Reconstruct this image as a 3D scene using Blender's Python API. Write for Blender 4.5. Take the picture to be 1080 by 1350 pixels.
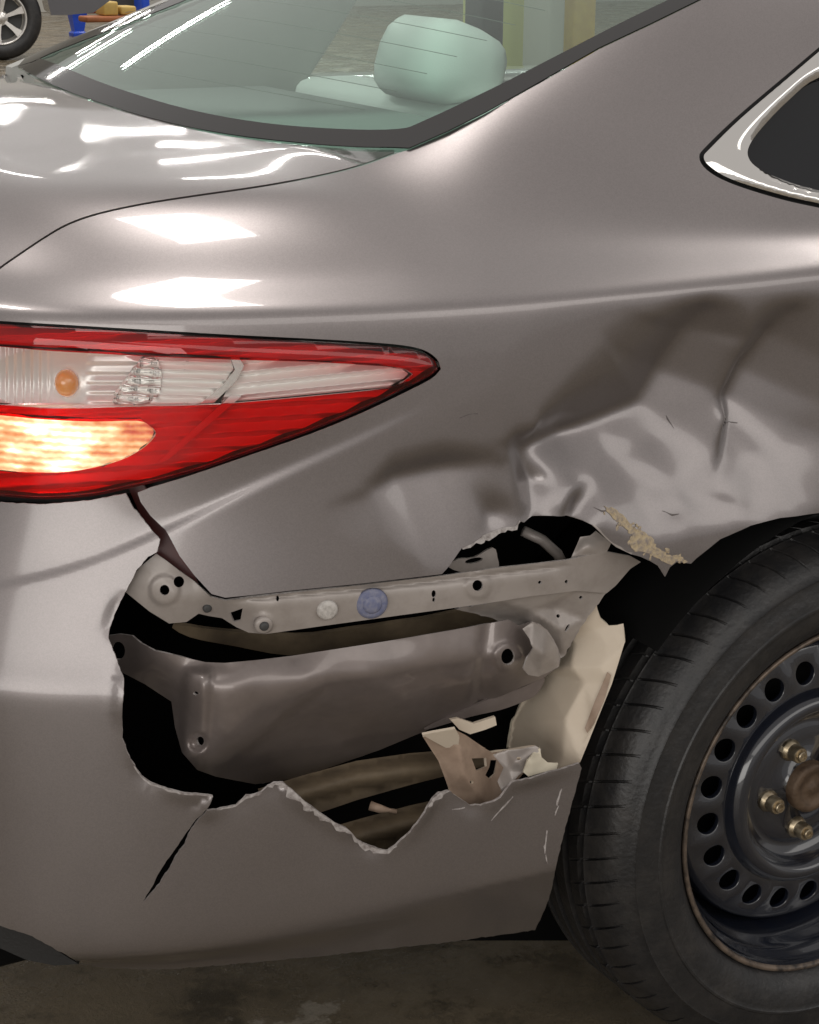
import bpy, bmesh, math, random
import numpy as np
from mathutils import Vector, Matrix
from mathutils.geometry import delaunay_2d_cdt
from mathutils.kdtree import KDTree

for o in list(bpy.data.objects):
    bpy.data.objects.remove(o)
SC = bpy.context.scene
COL = SC.collection
random.seed(4)
RNG = np.random.default_rng(7)

# ------------------------------------------------------------------ camera
# car axes: x forward from the rear axle, y across the car from its right flank, z up from the floor
FOCAL = 2500.0                       # in pixels of the 1080 x 1350 photograph
CAM = np.array([-1.44, -1.51, 1.33])
PITCH, YAW, ROLL = np.radians([17.6, 29.4, 0.45])
DV = np.array([np.sin(YAW)*np.cos(PITCH), np.cos(YAW)*np.cos(PITCH), -np.sin(PITCH)])
_r = np.array([np.cos(YAW), -np.sin(YAW), 0.0])
_u = np.cross(_r, DV)
RV = np.cos(ROLL)*_r + np.sin(ROLL)*_u
UV = -np.sin(ROLL)*_r + np.cos(ROLL)*_u
cam = bpy.data.cameras.new('camera')
camo = bpy.data.objects.new('camera', cam)
COL.objects.link(camo)
cam.sensor_width = 36.0
cam.lens = FOCAL/1350.0*36.0
cam.clip_start = 0.05
cam.clip_end = 200.0
camo.matrix_world = Matrix(((RV[0], UV[0], -DV[0], CAM[0]), (RV[1], UV[1], -DV[1], CAM[1]), (RV[2], UV[2], -DV[2], CAM[2]), (0, 0, 0, 1)))
SC.camera = camo

# ------------------------------------------------------------------ light
world = bpy.data.worlds.new('World')
SC.world = world
world.use_nodes = True
wb = world.node_tree.nodes['Background']
wb.inputs[0].default_value = (1.0, 0.955, 0.92, 1)
wb.inputs[1].default_value = 0.42
SC.view_settings.view_transform = 'Standard'
SC.view_settings.look = 'None'
SC.view_settings.exposure = 0.25
SC.view_settings.gamma = 1.0


def ceiling_or_fill_lamp(x, y, z, sx, sy, power, rz=0.0, tilt=(0, 0)):
    l = bpy.data.lights.new('ceiling_or_fill_lamp', 'AREA')
    l.shape = 'RECTANGLE'
    l.size, l.size_y = sx, sy
    l.energy = power
    l.color = (1.0, 0.965, 0.92)
    o = bpy.data.objects.new('ceiling_or_fill_lamp', l)
    COL.objects.link(o)
    o.location = (x, y, z)
    o.rotation_euler = (tilt[0], tilt[1], rz)
    return o


# panel lamps over the car, tube lamps further back in the workshop
ceiling_or_fill_lamp(-0.62, 0.85, 3.9, 0.52, 1.0, 34)
ceiling_or_fill_lamp(-2.9, 1.0, 3.9, 0.52, 1.0, 40)
ceiling_or_fill_lamp(2.9, 1.0, 3.9, 0.35, 0.7, 36)
for lx, ly, pw in ((1.1, 8.6, 27), (2.6, 7.0, 27), (4.6, 8.0, 27), (1.8, 13.0, 36), (3.4, 11.6, 36), (5.2, 13.0, 36), (-2.5, 8.0, 30), (-3.0, 12.5, 36), (4.5, 18.5, 70), (8.0, 17.0, 70), (7.6, 11.0, 60), (3.4, 9.4, 27), (5.6, 10.4, 30), (6.4, 15.0, 50), (3.0, 15.4, 40), (9.5, 20.0, 70), (7.2, 21.5, 70)):
    ceiling_or_fill_lamp(lx, ly, 3.9, 1.1, 0.11, pw*0.66)
ceiling_or_fill_lamp(1.5, -8.0, 4.2, 15.0, 7.0, 400)        # added broad soft light behind the camera, brightens the dented flank
# added soft light behind the car, for the bright reflection on the bumper corner
rear_fill = ceiling_or_fill_lamp(-8.0, -6.0, 2.0, 7.0, 3.4, 190)
rear_fill.name = 'rear_fill_light'
rear_fill.rotation_euler = (math.radians(90), 0, math.radians(-53))


# ------------------------------------------------------------------ helpers: mathematics


def ray(p):
    p = np.asarray(p, float)
    return DV + RV*((p[..., 0:1]-540)/FOCAL) + UV*((675-p[..., 1:2])/FOCAL)


def at_y(p, y):
    d = ray(p)
    return CAM + d*((np.asarray(y)-CAM[1])/d[..., 1])[..., None]


def at_x(p, x):
    d = ray(p)
    return CAM + d*((np.asarray(x)-CAM[0])/d[..., 0])[..., None]


def project(P):
    d = np.asarray(P, float)-CAM
    z = d@DV
    return np.stack([540+FOCAL*(d@RV)/z, 675-FOCAL*(d@UV)/z], -1)


def bspl(t):
    return np.stack([(1-t)**3/6, (3*t**3-6*t**2+4)/6, (-3*t**3+3*t**2+3*t+1)/6, t**3/6], -1)


class Surf:
    """a smooth surface known by its parameters; at(pixels) finds the point seen through a pixel"""

    def __init__(self, fn, ur, vr, n=(160, 160)):
        self.fn = fn
        self.ur, self.vr = ur, vr
        u, v = np.meshgrid(np.linspace(*ur, n[0]), np.linspace(*vr, n[1]), indexing='ij')
        self.uv = np.stack([u.ravel(), v.ravel()], -1)
        P = fn(self.uv)
        self.q = project(P)
        kd = KDTree(len(self.q))
        for i, (x, y) in enumerate(self.q):
            kd.insert((x, y, 0), i)
        kd.balance()
        # coarse table: pixel cell -> nearest sample
        self.x0, self.y0, self.cs = -220, -220, 12.0
        self.tab = np.array([[kd.find((self.x0+(i+0.5)*self.cs, self.y0+(j+0.5)*self.cs, 0))[1] for j in range(146)] for i in range(136)])

    def solve(self, p):
        p = np.asarray(p, float)
        i = np.clip(((p[:, 0]-self.x0)/self.cs).astype(int), 0, 135)
        j = np.clip(((p[:, 1]-self.y0)/self.cs).astype(int), 0, 145)
        uv = self.uv[self.tab[i, j]].copy()
        eu, ev = 1e-4*(self.ur[1]-self.ur[0]), 1e-4*(self.vr[1]-self.vr[0])
        mu, mv = 0.06*(self.ur[1]-self.ur[0]), 0.06*(self.vr[1]-self.vr[0])
        act = np.arange(len(p))
        for _ in range(14):
            w = uv[act]
            q0 = project(self.fn(w))
            r = p[act]-q0
            m = np.abs(r).max(1) > 2e-4
            if not m.any():
                break
            act, w, q0, r = act[m], w[m], q0[m], r[m]
            ju = (project(self.fn(w+[eu, 0]))-q0)/eu
            jv = (project(self.fn(w+[0, ev]))-q0)/ev
            det = ju[:, 0]*jv[:, 1]-ju[:, 1]*jv[:, 0]
            det = np.where(np.abs(det) < 1e-6, 1e-6, det)
            du = (r[:, 0]*jv[:, 1]-r[:, 1]*jv[:, 0])/det
            dv = (ju[:, 0]*r[:, 1]-ju[:, 1]*r[:, 0])/det
            uv[act, 0] = np.clip(w[:, 0]+np.clip(du, -mu, mu), *self.ur)
            uv[act, 1] = np.clip(w[:, 1]+np.clip(dv, -mv, mv), *self.vr)
        return uv

    def at(self, p):
        return self.fn(self.solve(p))


def inside(p, poly):
    p = np.asarray(p, float)
    poly = np.asarray(poly, float)
    x, y = p[:, 0], p[:, 1]
    r = np.zeros(len(p), bool)
    a = poly
    b = np.roll(poly, -1, 0)
    for (x0, y0), (x1, y1) in zip(a, b):
        if y0 == y1:
            continue
        c = ((y0 > y) != (y1 > y)) & (x < (x1-x0)*(y-y0)/(y1-y0)+x0)
        r ^= c
    return r


def resample(loop, step, closed=True):
    loop = [np.array(p, float) for p in loop]
    out = []
    n = len(loop)
    for i in range(n if closed else n-1):
        a, b = loop[i], loop[(i+1) % n]
        k = max(1, int(round(np.linalg.norm(b-a)/step)))
        for j in range(k):
            out.append(a+(b-a)*j/k)
    if not closed:
        out.append(loop[-1])
    return np.array(out)


def curve(pts, n=6, closed=False):
    """Catmull-Rom through the points"""
    P = [np.array(p, float) for p in pts]
    out = []
    m = len(P)
    for i in range(m if closed else m-1):
        p0 = P[(i-1) % m] if (closed or i > 0) else P[0]*2-P[1]
        p1, p2 = P[i], P[(i+1) % m]
        p3 = P[(i+2) % m] if (closed or i < m-2) else P[-1]*2-P[-2]
        for j in range(n):
            t = j/n
            out.append(0.5*(2*p1+(p2-p0)*t+(2*p0-5*p1+4*p2-p3)*t*t+(3*p1-p0-3*p2+p3)*t**3))
    if not closed:
        out.append(P[-1])
    return [tuple(q) for q in out]


def dist_poly(p, line):
    """distance to a polyline, position 0..1 along it, and signed side"""
    line = np.asarray(line, float)
    best = np.full(len(p), 1e9)
    tt = np.zeros(len(p))
    sd = np.zeros(len(p))
    n = len(line)-1
    for i in range(n):
        a, b = line[i], line[i+1]
        d = b-a
        t = np.clip(((p-a)@d)/(d@d), 0, 1)
        q = a+t[:, None]*d
        r = p-q
        dd = np.hypot(r[:, 0], r[:, 1])
        m = dd < best
        best[m] = dd[m]
        tt[m] = (i+t[m])/n
        sd[m] = np.sign(d[0]*r[m, 1]-d[1]*r[m, 0])
    return best, tt, sd


class Rbf:
    """smooth field through scattered (x, y, value)"""

    def __init__(self, pts, smooth=1e-4):
        P = np.array(pts, float)
        self.c = P[:, :2]/100.0
        k = self.ker(self.c, self.c)+smooth*np.eye(len(P))
        one = np.concatenate([np.ones((len(P), 1)), self.c], 1)
        A = np.block([[k, one], [one.T, np.zeros((3, 3))]])
        self.w = np.linalg.lstsq(A, np.concatenate([P[:, 2], [0, 0, 0]]), rcond=None)[0]

    @staticmethod
    def ker(a, b):
        r = np.sqrt(((a[:, None]-b[None])**2).sum(-1))
        return r**2*np.log(r+1e-9)

    def __call__(self, p):
        q = np.asarray(p, float)/100.0
        return self.ker(q, self.c)@self.w[:-3]+self.w[-3]+q@self.w[-2:]


class Facets:
    """creased field through scattered (x, y, value): flat facets, edges softened a little"""

    def __init__(self, pts, box, blur=2, step=4, edges=()):
        P = np.array(pts, float)
        x0, y0, x1, y1 = box
        self.o = np.array([x0, y0], float)
        self.s = step
        nx, ny = int((x1-x0)/step)+1, int((y1-y0)/step)+1
        cor = np.array([[x0-50, y0-50, 0], [x1+50, y0-50, 0], [x1+50, y1+50, 0], [x0-50, y1+50, 0]])
        for c in cor:
            c[2] = 0
        A = np.concatenate([P, cor])
        v, e, f, ov, _, _ = delaunay_2d_cdt([Vector(a[:2]) for a in A], list(edges), [], 0, 1e-4)
        val = np.array([A[o[0], 2] if len(o) else 0 for o in ov])
        vv = np.array([[a.x, a.y] for a in v])
        gx, gy = np.meshgrid(np.arange(nx)*step+x0, np.arange(ny)*step+y0, indexing='ij')
        g = np.stack([gx.ravel(), gy.ravel()], -1)
        h = np.zeros(len(g))
        for t in f:
            a, b, c = vv[list(t)]
            det = (b[0]-a[0])*(c[1]-a[1])-(b[1]-a[1])*(c[0]-a[0])
            if abs(det) < 1e-9:
                continue
            l1 = ((g[:, 0]-a[0])*(c[1]-a[1])-(g[:, 1]-a[1])*(c[0]-a[0]))/det
            l2 = ((b[0]-a[0])*(g[:, 1]-a[1])-(b[1]-a[1])*(g[:, 0]-a[0]))/det
            m = (l1 >= -1e-6) & (l2 >= -1e-6) & (l1+l2 <= 1+1e-6)
            w = val[list(t)]
            h[m] = w[0]+l1[m]*(w[1]-w[0])+l2[m]*(w[2]-w[0])
        h = h.reshape(nx, ny)
        for _ in range(blur):
            k = np.pad(h, 1, mode='edge')
            h = (k[:-2, 1:-1]+k[2:, 1:-1]+k[1:-1, :-2]+k[1:-1, 2:]+4*k[1:-1, 1:-1])/8
            k = np.pad(h, 1, mode='edge')
            h = (k[:-2, :-2]+k[2:, 2:]+k[2:, :-2]+k[:-2, 2:]+4*k[1:-1, 1:-1])/8
        self.h = h

    def __call__(self, p):
        q = (np.asarray(p, float)-self.o)/self.s
        nx, ny = self.h.shape
        q[:, 0] = np.clip(q[:, 0], 1, nx-3)
        q[:, 1] = np.clip(q[:, 1], 1, ny-3)
        i = np.floor(q).astype(int)
        t = q-i
        bx, by = bspl(t[:, 0]), bspl(t[:, 1])
        r = np.zeros(len(q))
        for a in range(4):
            for b in range(4):
                r += bx[:, a]*by[:, b]*self.h[i[:, 0]+a-1, i[:, 1]+b-1]
        return r


# ------------------------------------------------------------------ helpers: objects


def link(name, me, mats, parent=None):
    o = bpy.data.objects.new(name, me)
    COL.objects.link(o)
    if parent is not None:
        o.parent = parent
        o.matrix_parent_inverse = parent.matrix_basis.inverted()   # every parent keeps its world place in its basis
    for m in (mats if isinstance(mats, (list, tuple)) else [mats]):
        me.materials.append(m)
    return o


def mesh(name, verts, faces, mats, parent=None, smooth=True, normals=None, mi=None):
    me = bpy.data.meshes.new(name)
    me.from_pydata([tuple(map(float, v)) for v in verts], [], [tuple(map(int, f)) for f in faces])
    if smooth:
        me.polygons.foreach_set('use_smooth', [True]*len(me.polygons))
    o = link(name, me, mats, parent)
    if mi is not None:
        me.polygons.foreach_set('material_index', [int(i) for i in mi])
    me.validate()
    me.update()
    if normals is not None and len(me.vertices) == len(normals):
        me.normals_split_custom_set_from_vertices([tuple(map(float, n)) for n in normals])
    return o


def empty(name, loc=(0, 0, 0)):
    o = bpy.data.objects.new(name, None)
    COL.objects.link(o)
    o.location = loc
    o.empty_display_size = 0.1
    return o


def tag(o, label, cat=None, group=None, kind=None):
    if label:
        o['label'] = label
    if cat:
        o['category'] = cat
    if group:
        o['group'] = group
    if kind:
        o['kind'] = kind
    return o


def circ(cx, cy, r, n=16, ry=None, rot=0.0):
    ry = ry or r
    return [(cx+r*math.cos(a)*math.cos(rot)-ry*math.sin(a)*math.sin(rot), cy+r*math.cos(a)*math.sin(rot)+ry*math.sin(a)*math.cos(rot)) for a in (2*math.pi*i/n for i in range(n))]


def sheet(name, outline, surf, mats, parent=None, thick=0.0015, step=8, estep=None, holes=(), rim=0, jag=0.0, analytic=True, sharp=False, check=False):
    """a piece of sheet cut to an outline (and holes) on a surface, with real thickness.
    surf(pixels) -> points. The rim can carry its own material slot."""
    estep = estep or step
    loops = [resample(outline, estep)]
    if jag:
        l = loops[0]
        loops[0] = l+RNG.normal(0, jag, l.shape)
    for h in holes:
        loops.append(resample(h, min(estep, 4)))
    pts = []
    edges = []
    for l in loops:
        k = len(pts)
        pts += [tuple(p) for p in l]
        edges += [(k+i, k+(i+1) % len(l)) for i in range(len(l))]
    O = loops[0]
    x0, y0 = O.min(0)
    x1, y1 = O.max(0)
    g = []
    j = 0
    y = y0+step*0.5
    while y < y1:
        xs = np.arange(x0+(step*0.5 if j % 2 else 0), x1, step)
        g.append(np.stack([xs, np.full(len(xs), y)], -1))
        y += step*0.866
        j += 1
    if g:
        g = np.concatenate(g)
        m = inside(g, O)
        for h in loops[1:]:
            m &= ~inside(g, h)
        g = g[m]
        al = np.concatenate(loops)
        keep = np.ones(len(g), bool)
        for i in range(0, len(g), 500):
            d = ((g[i:i+500, None]-al[None])**2).sum(-1).min(1)
            keep[i:i+500] = d > (0.45*step)**2
        pts += [tuple(p) for p in g[keep]]
    v, e, f, ov, oe, of = delaunay_2d_cdt([Vector(p) for p in pts], edges, [], 0, 1e-5)
    V = np.array([[a.x, a.y] for a in v])
    T = np.array([list(t) for t in f if len(t) == 3])
    c = V[T].mean(1)
    m = inside(c, O)
    for h in loops[1:]:
        m &= ~inside(c, h)
    T = T[m]
    used = np.unique(T)
    re = -np.ones(len(V), int)
    re[used] = np.arange(len(used))
    V = V[used]
    T = re[T]
    P = surf(V)
    if check:                        # drop what would lie past the crest of the surface
        ok = np.abs(project(P)-V).max(1) < 0.5
        T = T[ok[T].all(1)]
    if analytic:
        e_ = 1.0
        A = surf(V+[e_, 0])-surf(V-[e_, 0])
        B = surf(V+[0, e_])-surf(V-[0, e_])
        N = np.cross(A, B)
    else:
        N = np.zeros_like(P)
        fn = np.cross(P[T[:, 1]]-P[T[:, 0]], P[T[:, 2]]-P[T[:, 0]])
        for k in range(3):
            np.add.at(N, T[:, k], fn)
    N /= np.linalg.norm(N, axis=1)[:, None]+1e-12
    flip = ((CAM-P)*N).sum(1) < 0
    N[flip] *= -1
    # outward triangle winding towards the viewer side
    fn = np.cross(P[T[:, 1]]-P[T[:, 0]], P[T[:, 2]]-P[T[:, 0]])
    bad = (fn*N[T[:, 0]]).sum(1) < 0
    T[bad] = T[bad][:, ::-1]
    n = len(P)
    from collections import defaultdict
    cnt = defaultdict(int)
    for t in T:
        for a, b in ((t[0], t[1]), (t[1], t[2]), (t[2], t[0])):
            cnt[(a, b)] += 1
    bd = [(a, b) for (a, b) in cnt if (b, a) not in cnt]
    Q = P-N*thick
    verts = [P, Q]
    norms = [N, -N]
    faces = [tuple(t) for t in T]+[tuple(n+t[::-1]) for t in T]
    mi = [0]*len(faces)
    base = 2*n
    for a, b in bd:
        r = np.array([P[a], P[b], Q[b], Q[a]])
        nn = np.cross(r[2]-r[0], r[1]-r[0])
        nn /= np.linalg.norm(nn)+1e-12
        verts.append(r)
        norms.append(np.repeat(nn[None], 4, 0))
        faces.append((base+1, base, base+3, base+2))
        mi.append(rim)
        base += 4
    return mesh(name, np.concatenate(verts), faces, mats, parent, normals=None if sharp else np.concatenate(norms), mi=mi, smooth=not sharp)


def tube(name, pts, r, mat, parent=None, n=8, closed=False, taper=None):
    P = [Vector(p) for p in pts]
    vs, fs = [], []
    m = len(P)
    up = Vector((0, 0, 1))
    for i, p in enumerate(P):
        a = P[(i-1) % m] if (closed or i > 0) else p
        b = P[(i+1) % m] if (closed or i < m-1) else p
        t = (b-a).normalized()
        s = t.cross(up)
        if s.length < 1e-3:
            s = t.cross(Vector((0, 1, 0)))
        s.normalize()
        w = s.cross(t)
        rr = r if taper is None else r*taper[i]
        for k in range(n):
            c = 2*math.pi*k/n
            vs.append(p+s*(rr*math.cos(c))+w*(rr*math.sin(c)))
    for i in range(m if closed else m-1):
        for k in range(n):
            a, b = i*n+k, i*n+(k+1) % n
            c, d = ((i+1) % m)*n+(k+1) % n, ((i+1) % m)*n+k
            fs.append((a, b, c, d))
    if not closed:
        fs.append(tuple(range(n))[::-1])
        fs.append(tuple((m-1)*n+k for k in range(n)))
    return mesh(name, vs, fs, mat, parent)


def lathe(name, prof, mat, parent=None, n=96, axis='y', center=(0, 0, 0), closed=False, mi=None):
    """profile of (radius, offset along the axle)"""
    vs, fs, ms = [], [], []
    m = len(prof)
    for k in range(n):
        a = 2*math.pi*k/n
        for r, y in prof:
            vs.append((center[0]+r*math.cos(a), center[1]+y, center[2]+r*math.sin(a)))
    for k in range(n):
        for i in range(m if closed else m-1):
            a, b = k*m+i, k*m+(i+1) % m
            c, d = ((k+1) % n)*m+(i+1) % m, ((k+1) % n)*m+i
            fs.append((a, b, c, d))
            ms.append(mi[i] if mi else 0)
    o = mesh(name, vs, fs, mat, parent, mi=ms)
    return o


def box(name, lo, hi, mat, parent=None, bevel=0.0, rot=None):
    bm = bmesh.new()
    bmesh.ops.create_cube(bm, size=1)
    lo, hi = Vector(lo), Vector(hi)
    for v in bm.verts:
        v.co = Vector([lo[i]+(v.co[i]+0.5)*(hi[i]-lo[i]) for i in range(3)])
    if bevel:
        bmesh.ops.bevel(bm, geom=list(bm.edges), offset=bevel, segments=3, affect='EDGES', profile=0.5)
    if rot is not None:
        c = (lo+hi)/2
        bmesh.ops.rotate(bm, cent=c, matrix=rot, verts=bm.verts)
    me = bpy.data.meshes.new(name)
    bm.normal_update()
    bm.to_mesh(me)
    bm.free()
    if bevel:
        me.polygons.foreach_set('use_smooth', [True]*len(me.polygons))
    return link(name, me, mat, parent)


# ------------------------------------------------------------------ materials


def mat(name, col, rough=0.5, metal=0.0, coat=0.0, spec=0.5, noise=None, bump=None, emit=None, trans=0.0):
    """noise = (scale, amount, second colour); bump = (scale, strength)"""
    m = bpy.data.materials.new(name)
    m.use_nodes = True
    nt = m.node_tree
    b = nt.nodes['Principled BSDF']
    b.inputs['Base Color'].default_value = (*col, 1)
    b.inputs['Roughness'].default_value = rough
    b.inputs['Metallic'].default_value = metal
    b.inputs['Coat Weight'].default_value = coat
    b.inputs['Coat Roughness'].default_value = 0.06
    b.inputs['Specular IOR Level'].default_value = spec
    b.inputs['Transmission Weight'].default_value = trans
    if noise or bump:
        tc = nt.nodes.new('ShaderNodeTexCoord')
    if noise:
        nz = nt.nodes.new('ShaderNodeTexNoise')
        nz.inputs['Scale'].default_value = noise[0]
        nz.inputs['Detail'].default_value = 6
        nz.inputs['Roughness'].default_value = 0.65
        nt.links.new(tc.outputs['Object'], nz.inputs['Vector'])
        rp = nt.nodes.new('ShaderNodeMapRange')
        rp.inputs[1].default_value = 0.42
        rp.inputs[2].default_value = 0.68
        rp.inputs[4].default_value = noise[1]
        nt.links.new(nz.outputs['Fac'], rp.inputs[0])
        mx = nt.nodes.new('ShaderNodeMix')
        mx.data_type = 'RGBA'
        mx.inputs['A'].default_value = (*col, 1)
        mx.inputs['B'].default_value = (*noise[2], 1)
        nt.links.new(rp.outputs[0], mx.inputs['Factor'])
        nt.links.new(mx.outputs['Result'], b.inputs['Base Color'])
        m['noise'] = 1
    if bump:
        nz2 = nt.nodes.new('ShaderNodeTexNoise')
        nz2.inputs['Scale'].default_value = bump[0]
        nz2.inputs['Detail'].default_value = 4
        nt.links.new(tc.outputs['Object'], nz2.inputs['Vector'])
        bp = nt.nodes.new('ShaderNodeBump')
        bp.inputs['Strength'].default_value = bump[1]
        bp.inputs['Distance'].default_value = 0.002
        nt.links.new(nz2.outputs['Fac'], bp.inputs['Height'])
        nt.links.new(bp.outputs[0], b.inputs['Normal'])
    if emit:
        b.inputs['Emission Color'].default_value = (*emit[0], 1)
        b.inputs['Emission Strength'].default_value = emit[1]
    return m


def glass_mat(name, tint, rough=0.0, refl=1.0):
    m = bpy.data.materials.new(name)
    m.use_nodes = True
    nt = m.node_tree
    nt.nodes.remove(nt.nodes['Principled BSDF'])
    out = nt.nodes['Material Output']
    tr = nt.nodes.new('ShaderNodeBsdfTransparent')
    tr.inputs[0].default_value = (*tint, 1)
    gl = nt.nodes.new('ShaderNodeBsdfGlossy')
    gl.inputs['Roughness'].default_value = rough
    gl.inputs['Color'].default_value = (refl, refl, refl, 1)
    fr = nt.nodes.new('ShaderNodeFresnel')
    ge = nt.nodes.new('ShaderNodeNewGeometry')
    io = nt.nodes.new('ShaderNodeMapRange')     # the second face of the pane reflects like the first
    io.inputs[3].default_value, io.inputs[4].default_value = 1.5, 1/1.5
    nt.links.new(ge.outputs['Backfacing'], io.inputs[0])
    nt.links.new(io.outputs[0], fr.inputs[0])
    mx = nt.nodes.new('ShaderNodeMixShader')
    nt.links.new(fr.outputs[0], mx.inputs[0])
    nt.links.new(tr.outputs[0], mx.inputs[1])
    nt.links.new(gl.outputs[0], mx.inputs[2])
    nt.links.new(mx.outputs[0], out.inputs[0])
    return m


PAINT_COL = (0.238, 0.214, 0.211)


def paint_mat():
    m = mat('taupe_metallic_paint', PAINT_COL, 0.38, 0.78, 1.0)
    nt = m.node_tree
    b = nt.nodes['Principled BSDF']
    tc = nt.nodes.new('ShaderNodeTexCoord')
    # flakes: tiny tilt and tone differences
    vo = nt.nodes.new('ShaderNodeTexVoronoi')
    vo.inputs['Scale'].default_value = 900
    nt.links.new(tc.outputs['Object'], vo.inputs['Vector'])
    hs = nt.nodes.new('ShaderNodeMix')
    hs.data_type = 'RGBA'
    hs.inputs['A'].default_value = (*[c*0.94 for c in PAINT_COL], 1)
    hs.inputs['B'].default_value = (*[c*1.06 for c in PAINT_COL], 1)
    sx = nt.nodes.new('ShaderNodeSeparateColor')
    nt.links.new(vo.outputs['Color'], sx.inputs[0])
    nt.links.new(sx.outputs[0], hs.inputs['Factor'])
    # thin road dust, a little duller
    nz = nt.nodes.new('ShaderNodeTexNoise')
    nz.inputs['Scale'].default_value = 5.0
    nz.inputs['Detail'].default_value = 8
    nt.links.new(tc.outputs['Object'], nz.inputs['Vector'])
    mr = nt.nodes.new('ShaderNodeMapRange')
    mr.inputs[1].default_value = 0.4
    mr.inputs[2].default_value = 0.75
    mr.inputs[3].default_value = 0.36
    mr.inputs[4].default_value = 0.44
    nt.links.new(nz.outputs['Fac'], mr.inputs[0])
    nt.links.new(mr.outputs[0], b.inputs['Roughness'])
    nt.links.new(hs.outputs['Result'], b.inputs['Base Color'])
    # road dust dulls the clear coat on the lower flank
    sp = nt.nodes.new('ShaderNodeSeparateXYZ')
    nt.links.new(tc.outputs['Object'], sp.inputs[0])
    dz = nt.nodes.new('ShaderNodeMath')
    dz.operation = 'MULTIPLY_ADD'
    dz.inputs[1].default_value = 0.12
    nt.links.new(nz.outputs['Fac'], dz.inputs[0])
    nt.links.new(sp.outputs['Z'], dz.inputs[2])
    cz = nt.nodes.new('ShaderNodeMapRange')
    cz.interpolation_type = 'SMOOTHSTEP'
    cz.inputs[1].default_value, cz.inputs[2].default_value, cz.inputs[3].default_value, cz.inputs[4].default_value = 0.84, 1.04, 0.11, 0.05
    nt.links.new(dz.outputs[0], cz.inputs[0])
    nt.links.new(cz.outputs[0], b.inputs['Coat Roughness'])
    nz2 = nt.nodes.new('ShaderNodeTexNoise')
    nz2.inputs['Scale'].default_value = 260
    nt.links.new(tc.outputs['Object'], nz2.inputs['Vector'])
    bp = nt.nodes.new('ShaderNodeBump')
    bp.inputs['Strength'].default_value = 0.02
    bp.inputs['Distance'].default_value = 0.001
    nt.links.new(nz2.outputs['Fac'], bp.inputs['Height'])
    nt.links.new(bp.outputs[0], b.inputs['Coat Normal'])
    return m


M = {}
M['paint'] = paint_mat()
M['raw_edge'] = mat('torn_edge', (0.42, 0.39, 0.375), 0.6, noise=(180, 1.0, (0.2, 0.17, 0.16)))
M['primer'] = mat('painted_inner_metal', (0.37, 0.33, 0.305), 0.45, 0.15, 0.25, noise=(40, 0.35, (0.2, 0.17, 0.15)))
M['inner_paint'] = mat('inner_body_paint', (0.225, 0.19, 0.178), 0.36, 0.35, 0.5, noise=(25, 0.5, (0.15, 0.125, 0.115)))
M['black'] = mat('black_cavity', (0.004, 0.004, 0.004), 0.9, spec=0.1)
M['black_plastic'] = mat('black_plastic', (0.012, 0.012, 0.012), 0.55, bump=(300, 0.2))
M['gasket'] = mat('black_rubber_seal', (0.008, 0.008, 0.009), 0.5)
M['rubber'] = mat('tyre_rubber', (0.014, 0.014, 0.015), 0.42, noise=(26, 0.7, (0.036, 0.033, 0.031)), bump=(160, 0.4))
M['steel_black'] = mat('black_wheel_enamel', (0.008, 0.010, 0.017), 0.16, 0.0, 1.0, noise=(30, 0.3, (0.022, 0.021, 0.022)))
M['rust'] = mat('rusty_steel', (0.11, 0.072, 0.045), 0.6, 0.3, noise=(60, 0.9, (0.05, 0.03, 0.018)), bump=(150, 0.6))
M['worn_rim'] = mat('worn_rim_edge', (0.17, 0.13, 0.10), 0.42, 0.4, noise=(45, 1.0, (0.02, 0.018, 0.018)))
M['nut'] = mat('brassy_zinc_nut', (0.45, 0.38, 0.27), 0.3, 0.9, noise=(120, 0.7, (0.16, 0.11, 0.06)))
M['chrome'] = mat('chrome', (0.82, 0.80, 0.77), 0.06, 1.0)
M['frit'] = mat('black_glass_border', (0.012, 0.011, 0.011), 0.05)
M['glass'] = glass_mat('green_tinted_glass', (0.83, 0.945, 0.90))
M['dark_glass'] = mat('privacy_glass', (0.008, 0.009, 0.011), 0.02)
M['red_lens'] = None
M['beige'] = mat('beige_plastic_liner', (0.64, 0.55, 0.44), 0.6, noise=(16, 0.3, (0.5, 0.4, 0.3)), bump=(60, 0.1))
M['brown_plastic'] = mat('dusty_brown_plastic', (0.37, 0.27, 0.20), 0.6, noise=(35, 0.7, (0.24, 0.165, 0.12)), bump=(80, 0.2))
M['olive_metal'] = mat('dusty_frame_rail', (0.16, 0.12, 0.075), 0.7, noise=(20, 0.8, (0.08, 0.06, 0.04)), bump=(60, 0.4))
M['pale_foam'] = mat('pale_torn_plastic', (0.62, 0.56, 0.44), 0.6)
M['blue_plug'] = mat('blue_plug', (0.15, 0.165, 0.27), 0.6, noise=(160, 0.9, (0.27, 0.27, 0.33)))
M['white_clip'] = mat('white_clip', (0.55, 0.52, 0.49), 0.5, noise=(200, 0.8, (0.3, 0.28, 0.26)))
M['mark'] = mat('dark_scrape', (0.11, 0.095, 0.09), 0.7)
M['foam'] = mat('yellow_seam_foam', (0.45, 0.36, 0.23), 0.7, noise=(200, 1.0, (0.24, 0.205, 0.19)), bump=(200, 1.0))
M['cloth'] = mat('pale_grey_seat_cloth', (0.74, 0.75, 0.73), 0.9, bump=(500, 0.3))
M['cloth_dark'] = mat('shelf_felt', (0.25, 0.26, 0.25), 0.95, bump=(400, 0.3))
M['pillar_cloth'] = mat('grey_pillar_trim', (0.34, 0.34, 0.32), 0.8)
M['heater'] = mat('heating_wire', (0.16, 0.15, 0.13), 0.6)
M['trim_dark'] = mat('dark_interior_trim', (0.05, 0.05, 0.05), 0.6)

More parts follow.
